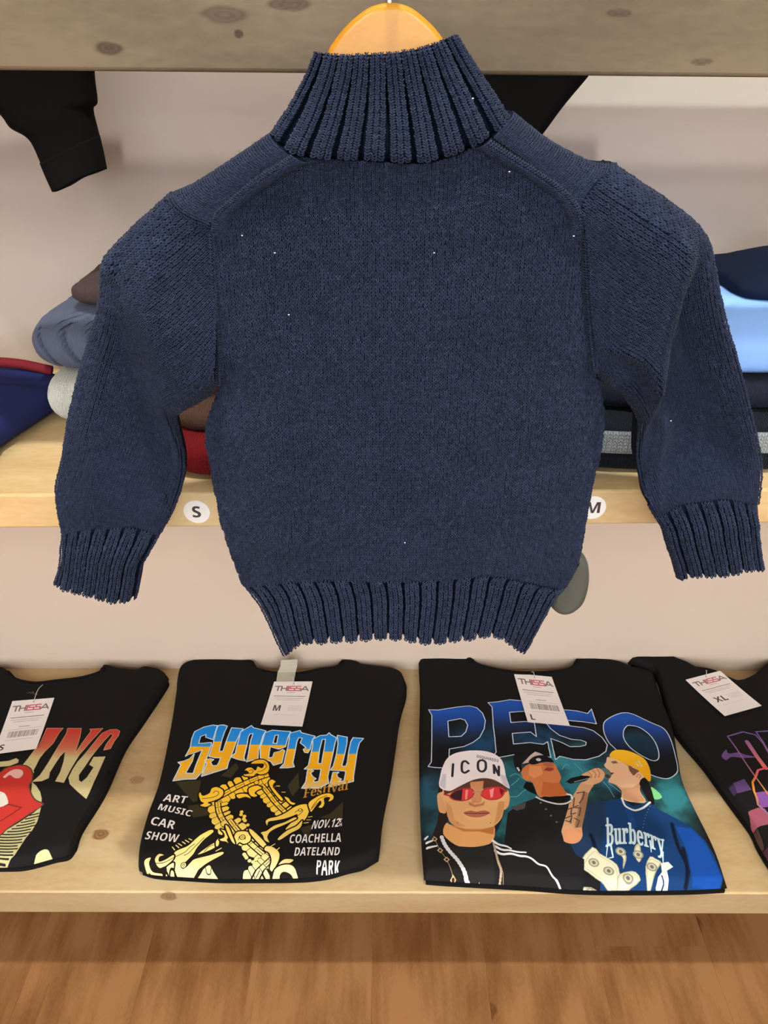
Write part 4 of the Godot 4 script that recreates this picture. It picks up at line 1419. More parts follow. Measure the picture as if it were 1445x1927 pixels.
func art_band(p: Painter):
	var teal := Color(0.16, 0.42, 0.48)
	var sea := Color(0.13, 0.33, 0.52)
	var q := P([-860,-425,-224,-425,-323,518,225,30,-562,245,1147,-347,1256,451,-1543,451,-1506,778,-736,903,528,103,1263,-231,95,383])
	p.clouds([[q[0], 0.05, 0.035, sea, 0.75], [q[1], 0.06, 0.03, sea, 0.8], [q[2], 0.08, 0.07, teal, 0.95], [q[3], 0.06, 0.05, Color(0.25, 0.62, 0.68), 0.95], [q[4], 0.05, 0.05, teal, 0.9], [q[5], 0.05, 0.03, Color(0.12, 0.3, 0.42), 0.7], [q[6], 0.045, 0.06, Color(0.2, 0.52, 0.55), 0.95], [q[7], 0.03, 0.05, Color(0.18, 0.38, 0.5), 0.8], [q[8], 0.03, 0.04, teal, 0.7], [q[9], 0.03, 0.05, Color(0.2, 0.5, 0.55), 0.8], [q[10], 0.05, 0.04, Color(0.18, 0.45, 0.6), 0.8], [q[11], 0.05, 0.03, Color(0.1, 0.2, 0.3), 0.6], [q[12], 0.06, 0.06, Color(0.22, 0.55, 0.6), 0.8]], 9)
	var pale := Color(0.80, 0.86, 0.93)
	# lightning
	for a in [[-580,182,-519,147,-466,165,-432,216], [-585,318,-523,267,-474,216], [-622,483,-541,483,-463,417,-417,384], [72,81,134,4,176,23], [246,-16,292,62,325,119], [534,270,576,343,598,434,614,488], [590,288,661,361,707,416]]:
		p.line(spline(P(a), 4), 0.0007, Color(0.42, 0.72, 0.78))
	var letters := [
		[[-1517,-918,-1388,-913,-1137,-968,-961,-992,-866,-955,-802,-854,-778,-723,-809,-579,-884,-438,-974,-361,-1098,-293,-1288,-248,-1299,-137,-1333,58,-1401,55,-1491,51,-1570,37,-1527,-35,-1503,-376,-1479,-821], [-1272,-723,-1105,-759,-1047,-731,-1018,-642,-1053,-531,-1118,-461,-1279,-456]],
		[[-705,-1057,-566,-1071,-398,-1109,-263,-1091,-94,-1057,-110,-888,-244,-896,-437,-879,-444,-699,-248,-715,-136,-691,-148,-456,-211,-531,-453,-508,-463,-331,-245,-358,-80,-327,-20,-369,-26,-115,-231,-159,-463,-159,-671,-110,-743,-137,-701,-196,-688,-438,-685,-610,-659,-972]],
		[[302,-921,471,-900,601,-852,670,-930,674,-665,505,-707,308,-732,276,-698,315,-640,495,-607,607,-549,691,-435,727,-308,682,-199,579,-123,399,-70,247,-80,89,-130,25,-77,31,-427,158,-356,253,-285,375,-285,453,-308,470,-356,411,-395,292,-411,157,-476,61,-590,12,-698,62,-834,151,-904]],
		[[1090,-869,1211,-843,1417,-682,1537,-582,1567,-403,1547,-153,1499,87,1374,203,1265,214,1152,167,960,57,823,-230,757,-356,740,-533,776,-682,860,-766,979,-834], [1106,-645,1222,-615,1314,-500,1356,-356,1351,-199,1313,-92,1243,-59,1162,-107,1040,-230,985,-340,972,-451,1009,-565,1064,-632]]]
	var night := Color(0.085, 0.09, 0.11)
	for n in 4:
		var polys := []
		for a in letters[n]:
			polys.append(P(a) if n in [0, 1] else spline(P(a), 3, true) if n == 3 else P(a))
		var top := 1e9
		var foot := -1e9
		for v in polys[0]:
			top = minf(top, v.y)
			foot = maxf(foot, v.y)
		p.fill(polys, [lerpf(top, foot, 0.1), Color(0.14, 0.33, 0.70), lerpf(top, foot, 0.3), Color(0.13, 0.26, 0.55), lerpf(top, foot, 0.5), Color(0.12, 0.17, 0.28), lerpf(top, foot, 0.7), night, foot, night])
		for pl in polys:
			p.line(pl, 0.0012, pale, true)
	singer(p)
	rapper(p)
	front_man(p)

func rapper(p: Painter):
	# man in the middle, head thrown back, dark cap and sunglasses
	var tee := Color(0.115, 0.115, 0.125)
	p.fill([P([-399,267,-326,284,-295,466,-382,417,-446,351])], Color(0.07, 0.07, 0.08))
	var skin := Color(0.80, 0.49, 0.30)
	p.soft(skin)
	p.fill([spline(P([-428,95,-312,-10,-125,-28,-1,-10,14,60,40,199,1,284,31,392,72,458,-84,499,-273,499,-319,284,-396,250,-430,199]), 3, true)], skin)
	p.fill([P([-192,267,-57,284,5,284,61,450,-81,483,-254,466])], Color(0.74, 0.40, 0.22))
	p.fill([P([-318,25,-177,25,-171,147,-294,216,-355,165])], Color(0.88, 0.58, 0.38))
	p.fill([P([-153,7,-92,-55,-19,-28,-17,34,-108,34])], Color(0.70, 0.40, 0.28))
	p.fill([P([-154,92,-103,43,-34,51,-19,81,-80,109])], Color(0.58, 0.26, 0.20))
	p.blend(9)
	p.fill([spline(P([-495,-118,-423,-219,-301,-256,-207,-219,-114,-169,-232,-151,-343,-82,-411,-10,-421,95,-471,127,-501,25]), 3, true)], Color(0.09, 0.09, 0.1))
	p.fill([P([-345,-73,-283,-146,-208,-210,-154,-188,-111,-151,-206,-136,-265,-82,-324,-28,-405,-7])], Color(0.80, 0.72, 0.72))
	p.fill([P([-484,51,-459,43,-442,95,-462,116])], Color(0.8, 0.8, 0.82))
	p.fill([spline(P([-312,-55,-236,-127,-132,-151,-39,-109,-3,-37,-53,-37,-137,-43,-228,-7,-293,-2]), 3, true)], Color(0.1, 0.1, 0.12))
	p.disc(P([-187,-78])[0], 0.0032, Color(0.75, 0.77, 0.8), 0.0026)
	p.fill([P([-774,1109,-680,705,-544,595,-314,499,97,470,35,643,-106,949,-105,1088,-25,1237,73,1307,-13,1692,-189,1673,-346,1416,-707,1181])], tee)
	p.fill([P([-642,627,-446,563,-471,643,-569,674])], Color(0.30, 0.29, 0.29))
	p.fill([spline(P([-237,486,-97,492,70,470,37,531,-45,571,-165,571]), 3, true)], Color(0.075, 0.07, 0.07))
	for v in resample(spline(P([-312,491,-246,534,-164,566,-75,589,20,582,88,547]), 4), 26):
		p.disc(v, 0.0011, Color(0.84, 0.84, 0.84))
	p.line(spline(P([61,450,105,466,106,523]), 4), 0.0022, Color(0.88, 0.88, 0.9))
	for v in P([-273,571,-228,658,-184,744,-135,831]): p.disc(v, 0.0013, Color(0.45, 0.45, 0.45))

func singer(p: Painter):
	# man at the right, yellow cap backwards, singing into a microphone
	var main := Color(0.085, 0.235, 0.43)
	p.soft(main)
	p.fill([P([-34,1108,131,996,252,645,312,576,526,541,698,505,802,611,993,558,1117,680,1259,782,1392,898,1485,1076,1519,1248,1526,1502,1464,1620,1320,1610,1116,1624,1037,1702,178,1674,202,1516,-1,1278])], main)
	p.fill([P([-34,1108,131,996,252,645,312,576,493,558,390,915,271,1232,13,1278])], Color(0.12, 0.21, 0.33))
	p.fill([P([1212,882,1386,915,1473,1108,1510,1509,1465,1603,1312,1596,1168,1588,1230,1248])], Color(0.08, 0.29, 0.62))
	for a in [[1180,849,1151,1155,1171,1384,1102,1588], [215,996,228,1123,209,1263], [1201,1170,1159,1458]]:
		p.line(spline(P(a), 4), 0.004, Color(0.05, 0.09, 0.18))
	p.line(P([734,645,736,849,617,1076]), 0.007, Color(0.10, 0.27, 0.50))
	p.blend(12)
	p.fill([P([1293,1610,1464,1614,1449,1688,1317,1690])], Color(0.06, 0.12, 0.28))
	# hair, visor, face
	p.fill([spline(P([1086,343,1146,394,1181,484,1123,519,1073,496]), 3, true)], Color(0.50, 0.83, 0.55))
	var skin := Color(0.88, 0.72, 0.58)
	p.soft(skin)
	p.fill([spline(P([681,-110,789,-75,903,23,1020,100,1054,195,990,288,943,398,974,549,846,558,703,514,724,380,655,297,597,270,631,195,635,138,652,110,606,23,647,-35]), 3, true)], skin)
	p.fill([P([655,270,736,361,876,343,987,270,936,398,969,541,848,549,713,505,721,389])], Color(0.80, 0.60, 0.45))
	p.fill([P([903,23,1020,100,994,138,923,176,898,100])], Color(0.45, 0.33, 0.27))
	p.fill([P([702,-39,768,-51,790,-16,725,-6])], Color(0.50, 0.36, 0.28))
	p.fill([P([703,81,826,81,821,214,710,232])], Color(0.90, 0.70, 0.57))
	p.blend(8)
	p.fill([P([634,123,705,131,658,165,631,153])], Color(0.36, 0.16, 0.16))
	p.fill([spline(P([935,186,1000,119,1044,157,1013,223,948,247]), 3, true)], Color(0.90, 0.70, 0.56))
	p.line(spline(P([953,204,989,157,1012,172,988,214]), 4), 0.0007, Color(0.66, 0.42, 0.32))
	p.fill([spline(P([967,288,1055,204,1086,343,1067,567,1019,581,987,479]), 3, true)], Color(0.10, 0.09, 0.09))
	p.fill([spline(P([708,-122,796,-223,969,-219,1127,-110,1160,42,1128,214,1084,258,1008,91,878,0,788,-71]), 3, true)], [P([969,-219])[0].y, Color(0.97, 0.76, 0.15), P([1064,214])[0].y, Color(0.93, 0.66, 0.12)])
	for v in P([1020,-35,1056,-51,1066,-6,1027,23,1056,-26,1017,4,1066,23]): p.disc(v, 0.0012, Color(0.82, 0.82, 0.72))
	# arm, hand and microphone
	p.soft(Color(0.80, 0.62, 0.47))
	p.fill([spline(P([284,270,423,288,322,434,234,663,141,898,121,1012,53,1095,-48,1111,-126,1044,-66,849,62,576,192,380]), 3, true)], Color(0.80, 0.62, 0.47))
	p.fill([P([-126,1044,-51,915,131,931,120,1012,53,1095,-48,1111])], Color(0.82, 0.57, 0.40))
	p.fill([P([263,398,315,434,234,663,138,898,49,915,146,663])], Color(0.62, 0.46, 0.33))
	p.blend(9)
	for a in [[62,576,136,505,92,645,157,611], [30,663,77,645,45,731,106,714], [-24,782,55,748,20,849], [-30,815,9,832,48,782], [77,782,128,815,81,898], [181,434,274,416,239,505,180,576], [121,645,179,645,142,748]]:
		p.line(P(a), 0.0013, Color(0.34, 0.27, 0.24))
	p.fill([P([83,270,151,217,349,161,399,210,359,242,134,301])], Color(0.08, 0.09, 0.09))
	p.line(P([185,273,388,214]), 0.0010, Color(0.6, 0.62, 0.62))
	p.disc(P([595,142])[0], 0.0068, Color(0.38, 0.45, 0.45), 0.0085)
	p.disc(P([608,186])[0], 0.003, Color(0.22, 0.25, 0.25))
	p.soft(Color(0.86, 0.66, 0.50))
	p.fill([spline(P([290,172,389,110,508,58,562,91,582,148,543,232,469,288,372,316,288,288,361,232,394,186]), 3, true)], Color(0.86, 0.66, 0.50))
	for a in [[386,119,416,176,398,214], [447,91,472,157,444,214], [506,66,523,138,492,204]]:
		p.line(spline(P(a), 3), 0.0010, Color(0.66, 0.44, 0.32))
	p.blend(4)
	# chain, lettering, banknotes
	for v in resample(spline(P([698,505,709,602,756,645,816,666,913,632,1015,558]), 4), 22):
		p.disc(v, 0.0014, Color(0.86, 0.89, 0.88))
	for v in resample(P([1000,611,908,748,836,898]), 7): p.disc(v, 0.0006, Color(0.55, 0.6, 0.55))
	var ice := Color(0.80, 0.91, 0.94)
	var b3 := P([345,1155,976,1248,406,898])
	for polys in p.glyphs("Burberry", b3, "Droid Serif", 700):
		var bent := []
		for pl in polys:
			var q := PackedVector2Array()
			for v in pl:
				var t: float = clampf((v.x - b3[0].x) / (b3[1].x - b3[0].x), 0, 1)
				q.append(v + (b3[2] - b3[0]) * (1.3 * t * (1.0 - t)))
			bent.append(q)
			p.line(q, 0.0006, ice, true)
		p.fill(bent, ice)
	for a in [[459,782,393,1076,322,1278], [409,1123,397,1278,338,1294], [862,1076,834,1217], [958,1217,922,1354]]:
		p.line(P(a), 0.0024, ice, false, 0.0008)
	p.fill([P([895,1354,982,1336,1017,1399,935,1443,927,1531,907,1617,921,1674,810,1674,781,1596,818,1516,876,1458])], Color(0.84, 0.90, 0.88))
	p.line(P([863,1502,867,1574,814,1659]), 0.0014, main)
	var bill := Color(0.87, 0.86, 0.74)
	for n in [[[9,1361,199,1155,257,1232,338,1294,415,1369,418,1458,413,1531,359,1659,228,1574,147,1524,82,1458], [169,1346,308,1443]], [[411,1487,515,1451,594,1458,622,1545,515,1596,378,1662,375,1574], [495,1524]], [[719,1399,803,1275,856,1301,904,1346,831,1429,756,1545,708,1638,688,1560], [786,1399]],
		[[449,1209,483,1158,529,1194,541,1278,507,1354,471,1414,506,1309,487,1248], [498,1209]], [[663,1170,706,1116,732,1139,716,1217,701,1294,660,1342,641,1263], [680,1248]], [[19,1588,166,1614,136,1682,3,1659], [81,1638]]]:
		p.fill([spline(P(n[0]), 2, true)], bill)
		p.line(spline(P(n[0]), 2, true), 0.0008, Color(0.62, 0.63, 0.52), true)
		var inner := spline(P(n[0]), 2, true)
		var mid := Vector2.ZERO
		for v in inner: mid += v / inner.size()
		for k in inner.size(): inner[k] = mid + (inner[k] - mid) * 0.82
		p.line(inner, 0.0006, Color(0.70, 0.71, 0.60), true)
		for c in P(n[1]):
			p.disc(c, 0.0058, Color(0.56, 0.56, 0.48), 0.0052)
			p.disc(c, 0.0042, Color(0.76, 0.75, 0.65), 0.0038)
			p.disc(c, 0.0020, Color(0.42, 0.42, 0.38), 0.0022)
	p.fill([spline(P([1054,1690,1126,1634,1253,1611,1324,1634,1317,1696]), 3, true)], Color(0.87, 0.66, 0.53))
	p.line(P([1272,1631,1303,1674]), 0.003, Color(0.45, 0.33, 0.25))

func front_man(p: Painter):
	# man at the left, white cap and red sunglasses, facing us
	var dark := Color(0.12, 0.115, 0.12)
	p.fill([spline(P([-1457,318,-1361,417,-1396,919,-1469,1044,-1570,1015,-1524,889,-1481,705]), 3, true)], Color(0.17, 0.13, 0.12))
	p.fill([P([-857,859,-704,643,-758,798,-813,919,-874,993])], Color(0.13, 0.17, 0.18))
	p.fill([P([-1680,1167,-1571,1030,-1453,993,-1310,1138,-1057,1145,-897,1073,-705,1167,-471,1279,-345,1410,-271,1537,-190,1679,-1685,1569])], dark)
	p.fill([P([-1413,1152,-904,1138,-933,1576,-1200,1576])], Color(0.155, 0.155, 0.16))
	var skin := Color(0.90, 0.70, 0.48)
	p.soft(skin)
	p.fill([spline(P([-1402,844,-1316,881,-928,904,-853,874,-897,1081,-1057,1145,-1210,1150,-1322,1127,-1447,993]), 3, true)], Color(0.90, 0.67, 0.42))
	p.fill([P([-1354,874,-1190,926,-1008,926,-853,874,-880,993,-1037,956,-1218,956])], Color(0.76, 0.49, 0.27))
	p.blend(12)
	p.soft(skin)
	for e in [[-1484,466,-1445,414,-1400,434,-1391,690,-1441,708,-1478,666], [-665,417,-625,458,-646,579,-684,643,-719,650]]:
		p.fill([spline(P(e), 3, true)], Color(0.88, 0.66, 0.47))
	p.fill([spline(P([-1404,351,-1014,216,-640,368,-682,547,-716,658,-763,783,-846,874,-928,907,-1008,922,-1099,925,-1189,919,-1278,892,-1346,851,-1379,767,-1392,627]), 3, true)], skin)
	p.fill([P([-1399,368,-1173,292,-1015,225,-847,208,-692,292,-640,368,-654,417,-864,351,-1035,417,-1236,384,-1397,450])], Color(0.36, 0.24, 0.19))
	p.fill([P([-1075,267,-907,250,-967,547,-997,571,-1084,571])], Color(0.82, 0.58, 0.40))
	p.fill([P([-1115,547,-1052,592,-977,579,-926,539,-946,603,-1056,627,-1119,595])], Color(0.76, 0.50, 0.34))
	p.fill([P([-1384,547,-1323,627,-1309,798,-1186,889,-1278,892,-1346,851,-1385,752])], Color(0.84, 0.62, 0.42))
	p.fill([P([-766,547,-692,547,-722,674,-784,798,-858,866,-816,736])], Color(0.82, 0.59, 0.38))
	p.fill([P([-1164,643,-898,643,-888,783,-1049,821,-1190,783])], Color(0.93, 0.72, 0.50))
	p.blend(10)
	p.soft(Color(0.72, 0.41, 0.34))
	p.fill([spline(P([-1192,708,-1114,677,-1064,687,-1036,694,-1002,683,-941,674,-887,708,-963,755,-1044,770,-1135,758]), 3, true)], Color(0.73, 0.43, 0.36))
	p.line(spline(P([-1177,710,-1105,718,-1038,715,-959,715,-899,710]), 3), 0.0013, Color(0.50, 0.25, 0.22))
	p.blend(4)
	for v in P([-1274,844,-894,841]): p.disc(v, 0.0007, Color(0.6, 0.4, 0.28))
	# cap
	p.soft(Color(0.93, 0.91, 0.93))
	p.fill([spline(P([-1453,326,-1431,182,-1399,60,-1325,-97,-1203,-188,-1013,-228,-841,-213,-718,-158,-651,-73,-631,43,-629,182,-608,364,-692,297,-768,242,-848,213,-930,209,-1030,233,-1131,284,-1233,343,-1318,392,-1393,381]), 3, true)], Color(0.93, 0.91, 0.93))
	p.fill([P([-1450,318,-1398,147,-1356,147,-1378,368])], Color(0.80, 0.78, 0.83))
	p.fill([P([-701,147,-629,182,-612,359,-679,301])], Color(0.80, 0.78, 0.82))
	p.blend(12)
	var ink := Color(0.2, 0.19, 0.24)
	p.line(P([-1258,-7,-1283,178]), 0.0030, ink)
	p.line(spline(P([-1068,-19,-1101,-55,-1143,-28,-1158,87,-1128,127,-1075,95]), 4), 0.0030, ink)
	p.line(spline(P([-900,-68,-943,-37,-954,69,-913,109,-865,69,-855,-37]), 4, true), 0.0030, ink, true)
	p.line(P([-766,134,-756,11,-714,168,-697,34]), 0.0029, ink)
	p.text("DSQUARED2", P([-959,-115,-692,-32,-952,-158]), Color(0.45, 0.42, 0.46))
	# sunglasses
	var frame := Color(0.66, 0.22, 0.22)
	p.line(P([-1397,442,-1324,466]), 0.0022, frame)
	p.line(P([-684,392,-648,392]), 0.0022, frame)
	var lens := [spline(P([-1335,470,-1278,404,-1166,364,-1071,368,-1043,420,-1083,491,-1154,531,-1242,534,-1307,512]), 3, true), spline(P([-961,442,-908,376,-808,344,-709,344,-671,392,-708,470,-775,515,-870,523,-934,491]), 3, true)]
	for k in 2:
		p.soft(Color(0.85, 0.22, 0.24))
		p.fill([lens[k]], Color(0.86, 0.24, 0.26))
		if k == 0:
			p.fill([P([-1335,470,-1278,404,-1173,368,-1201,534,-1287,515])], Color(0.25, 0.15, 0.16))
			p.fill([P([-1140,384,-1106,376,-1132,515,-1160,523])], Color(0.97, 0.55, 0.55))
		else:
			p.fill([P([-854,384,-796,359,-825,483,-854,499])], Color(0.97, 0.6, 0.6))
			p.fill([P([-727,351,-678,392,-715,466,-735,417])], Color(0.5, 0.13, 0.15))
		p.blend(4)
		p.line(lens[k], 0.0012, frame, true)
	p.line(spline(P([-1048,417,-999,404,-955,434]), 4), 0.0017, Color(0.72, 0.55, 0.45))
	# stripes of the jacket, chains
	var w := Color(0.90, 0.91, 0.93)
	for a in [[-897,1073,-838,1117,-752,1138,-705,1167], [-885,1138,-809,1181,-721,1188,-636,1209,-549,1216], [-886,1198,-816,1237,-714,1230,-618,1258,-557,1265,-499,1293,-435,1362,-354,1392,-312,1497,-251,1563,-185,1667], [-1651,1037,-1622,1015], [-1638,1095,-1573,1073], [-1635,1160,-1526,1138]]:
		p.line(spline(P(a), 4), 0.0030, w, false, 0.0018)
	var links := resample(spline(P([-1470,1015,-1442,1117,-1389,1209,-1312,1314,-1254,1430,-1214,1530,-1127,1576]), 4), 17)
	for k in links.size() - 1:
		p.line(PackedVector2Array([links[k].lerp(links[k + 1], 0.38), links[k].lerp(links[k + 1], 0.62)]), 0.0046, Color(0.86, 0.87, 0.88))
	p.line(spline(P([-1557,1015,-1494,1195,-1430,1307,-1370,1497,-1348,1569]), 4), 0.0007, Color(0.66, 0.58, 0.42))
	for c in P([-1547,1052,-1494,1195,-1430,1307,-1370,1499]):
		var r := 0.0034
		p.fill([PackedVector2Array([c + Vector2(0, -r), c + Vector2(r, 0), c + Vector2(0, r), c + Vector2(-r, 0)])], Color(0.78, 0.68, 0.5))
		p.disc(c, 0.0015, Color(0.22, 0.17, 0.13))
	for v in resample(spline(P([-891,1109,-879,1237,-868,1348,-853,1443,-888,1602]), 4), 22): p.disc(v, 0.0014, Color(0.72, 0.65, 0.55))
	p.line(spline(P([-863,1307,-837,1443,-836,1576]), 4), 0.0007, Color(0.7, 0.55, 0.4))
	p.fill([P([-1121,1576,-1091,1517,-1065,1579])], w)

func art_lips(p: Painter):
	var cream := Color(0.78, 0.74, 0.55)
	var red := Color(0.76, 0.25, 0.22)
	var k := P([491,-510,604,-184,664,-13])
	var fade := [k[0].y + 0.006, red, k[1].y, Color(0.76, 0.42, 0.32), k[2].y, cream]
	var shapes := [[179,-510,393,-510,368,-434,354,-256,295,-112,272,1,271,111,265,166,286,206,253,172,107,84,129,1,156,-126,184,-256],
		[450,-510,629,-510,663,-359,692,-91,719,-242,770,-464,743,-495,911,-510,877,-419,816,-256,755,-70,722,152,708,358,600,339,611,206,596,42,558,-126,521,-41,494,125,481,206,500,286,432,332,322,339,377,246,408,70,422,-70,444,-256,465,-419],
		[1144,-464,1149,-389,1123,-286,1113,-169,1032,-144,1035,-242,1074,-389,1043,-419,994,-300,937,-126,907,-13,882,111,852,246,879,326,920,352,962,286,996,125,928,84,944,-34,1086,-41,1080,152,1069,352,1067,507,1060,597,896,468,790,378,742,286,748,166,771,42,811,-70,866,-242,922,-419,1005,-487,1094,-495],
		[-225,49,-91,28,-20,-13,24,15,30,56,-59,104,-194,122]]
	for a in shapes:
		p.fill([P(a)], fade)
		p.line(P(a), 0.0006, Color(0.80, 0.70, 0.50), true)
	p.specks(90, P([78,-98])[0], P([1391,570])[0], Color(0.2, 0.19, 0.16), 3)
	var shade := P([317,344,391,399,477,495,531,590,566,693,580,764,604,904,591,1020,557,1125,537,1236,519,1332,466,1399,416,1470,272,1505,78,1068,244,1068,393,923,511,794,557,714,465,611,376,516])
	p.fill([shade], Color(0.74, 0.71, 0.52))
	for n in 22:
		var y := 640.0 + n * 39.0
		var line := PackedVector2Array()
		for i in 14:
			var x := -200.0 + i * 60.0
			line.append(Vector2(x, y + 34.0 - 0.0006 * (x - 100.0) * (x - 100.0) * 0.6))
		p.line(stripe(line, shade), 0.0016, Color(0.13, 0.13, 0.12))
	var lips := spline(P([-288,245,-127,200,-97,144,-5,104,118,93,207,133,274,212,313,333,303,388,376,516,465,611,576,662,557,714,503,774,385,904,299,1001,252,1087,120,1162]), 3, true)
	p.fill([lips], Color(0.76, 0.22, 0.19))
	p.line(lips, 0.0016, Color(0.33, 0.26, 0.18), true)
	p.fill([spline(P([-62,270,-23,192,34,155,121,167,163,223,143,285,79,285,6,240,-31,289]), 3, true)], Color(0.88, 0.70, 0.68))
	p.fill([spline(P([-54,495,17,497,74,527,132,600,165,673,106,705,41,714]), 3, true)], Color(0.84, 0.83, 0.78))
	p.line(P([137,698,170,673,344,719,263,814,174,904]), 0.0013, Color(0.40, 0.17, 0.13))
	p.specks(30, P([-156,133])[0], P([622,972])[0], Color(0.4, 0.1, 0.1), 6, 0.2)
	p.fill([spline(P([727,1470,739,1337,788,1273,849,1262,899,1309,963,1392]), 3, true)], Color(0.80, 0.79, 0.58))
	p.line(spline(P([-330,-1138,-306,-1162,-270,-1138,-263,-1172,-227,-1124,-207,-1143,-175,-1114]), 3), 0.0011, Color(0.36, 0.37, 0.37))      # worn neck print, no longer readable

# a stripe in the close-up's own measure carried onto the cloth and kept inside a shape
func stripe(line: PackedVector2Array, inside: PackedVector2Array) -> PackedVector2Array:
	var a := P([92,714])[0]
	var ex := (P([522,714])[0] - a) / 500.0
	var ey := (P([416,1470])[0] - a) / 800.0
	var r := PackedVector2Array()
	for v in line:
		var q := a + ex * v.x + ey * (v.y - 640.0)
		if Geometry2D.is_point_in_polygon(q, inside):
			r.append(q)
	return r if r.size() > 1 else PackedVector2Array([a, a])

func art_race(p: Painter):
	var violet := Color(0.42, 0.29, 0.55)
	for c in [[[-1383,314,-1225,253,-1205,415,-1389,464], Color(0.36, 0.26, 0.45)], [[-1176,458,-1019,435,-846,415,-884,610,-1103,658,-1200,671], Color(0.52, 0.32, 0.62)], [[-1362,714,-1231,667,-1157,682,-1154,881,-1370,926], Color(0.62, 0.34, 0.40)], [[-1416,962,-1338,926,-1350,1156,-1426,1156], Color(0.32, 0.24, 0.20)], [[-1158,890,-945,854,-958,1086,-1181,1138], Color(0.62, 0.40, 0.30)], [[-1365,1173,-1185,1147,-1188,1358,-1353,1358], Color(0.30, 0.16, 0.24)], [[-1456,375,-1391,335,-1388,454,-1432,484], Color(0.24, 0.18, 0.30)]]:
		p.fill([P(c[0])], c[1])
	p.soft(violet)
	p.fill([spline(P([-1370,-96,-1267,-206,-1267,-140,-1128,-162,-1072,-129,-935,-85,-1094,-74,-1245,-85,-1334,-31]), 3, true)], Color(0.40, 0.30, 0.52))
	p.blend(6)
	var y := P([-1052,-445,-1244,44,-1420,494])
	var grad := [y[0].y, Color(0.46, 0.35, 0.62), y[1].y, Color(0.60, 0.38, 0.55), y[2].y, Color(0.90, 0.58, 0.20)]
	for a in [[-1168,-422,-945,-492,-803,-445,-764,-307,-757,-151,-686,129], [-1168,-422,-1133,-240,-1107,1,-1067,274,-1037,504,-992,817], [-773,-496,-603,-511,-299,-539,-193,-307], [-773,-496,-754,-330,-739,-20]]:
		p.line(P(a), 0.0018, grad)
	p.line(P([-956,-330,-926,-107,-896,87]), 0.0055, [y[0].y, Color(0.45, 0.34, 0.62), y[1].y, Color(0.88, 0.45, 0.42)])
	p.line(P([-896,87,-1002,118,-1066,212,-1146,304,-1183,435,-1191,533,-1215,629,-1147,761,-1103,890]), 0.0026, [P([-921,87])[0].y, Color(0.85, 0.36, 0.45), P([-1183,395])[0].y, Color(0.92, 0.60, 0.2), P([-1131,724])[0].y, Color(0.55, 0.42, 0.62)])

# ---------------------------------------------------------------- folded knitwear on the middle shelf
# a folded garment: rounded slab with its layers' edges rolled at the front
func folded(called: String, at: Vector3, size: Vector3, layers: int, mat: Material, turn: float, label: String, group: String, dome := 0.0, tilt := 0.0) -> Node3D:
	var o := thing(called, at, label, "folded clothes", group)
	o.rotation_degrees = Vector3(0, turn, tilt)
	put("folded_body", slab(size, layers, dome, 0.0), mat, o)
	return o

func slab(size: Vector3, layers: int, dome: float, groove: float, ribs_x := 0.0) -> ArrayMesh:
	var nz := FastNoiseLite.new()
	nz.seed = int(size.x * 1000)
	nz.frequency = 8.0
	var nr := 10 * layers + 8
	var ns := 720 if ribs_x > 0.0 else 160
	var vs := PackedVector3Array()
	var uv := PackedVector2Array()
	var idx := PackedInt32Array()
	var hw := size.x / 2
	var hd := size.z / 2
	for j in nr + 1:
		var v := float(j) / nr
		# up the side first, then in over the top
		var side := clampf(v / 0.62, 0, 1)
		var over := clampf((v - 0.62) / 0.38, 0, 1)
		var pinch := 0.0
		if over <= 0.0:
			var f := fposmod(side * layers, 1.0)
			pinch = 0.5 * size.y / layers * (1.0 - sqrt(maxf(0.0, 1.0 - pow(absf(f * 2.0 - 1.0), 2.6))))
		else:
			pinch = 0.5 * size.y / layers * (1.0 - sqrt(maxf(0.0, 1.0 - pow(1.0, 2.6)))) * (1.0 - over)
			pinch = 0.5 * size.y / layers
		for i in ns:
			var a := TAU * i / ns
			var ca := cos(a)
			var sa := sin(a)
			var e := 0.34
			var x := signf(ca) * pow(absf(ca), e) * (hw - pinch)
			var z := signf(sa) * pow(absf(sa), e) * (hd - pinch)
			var k := 1.0 - over
			x *= k
			z *= k
			var y := size.y * side + dome * (1.0 - pow(k, 2.0)) if over > 0.0 else size.y * side
			y += 0.003 * nz.get_noise_2d(x * 2.0, z * 2.0) * (side if over <= 0.0 else 1.0)
			if ribs_x > 0.0:
				var g := exp(-pow((fposmod((x + 0.02 * sin(y * 30.0)) / ribs_x, 1.0) - 0.5) / 0.065, 2.0))
				var push := 0.008 * g
				if over <= 0.0:
					z -= push * signf(sa)
					x -= push * signf(ca) * (1.0 if absf(ca) > 0.9 else 0.0)
				else:
					y -= push
			x += 0.002 * nz.get_noise_2d(y * 3.0, z + 5.0)
			z += 0.002 * nz.get_noise_2d(x + 3.0, y * 3.0)
			vs.append(Vector3(x, y, z))
			uv.append(Vector2(x + z, y))
	for j in nr:
		for i in ns:
			var a := j * ns + i
			var b := j * ns + (i + 1) % ns
			idx.append_array([a, a + ns, b, b, a + ns, b + ns])
	return indexed(vs, uv, idx)

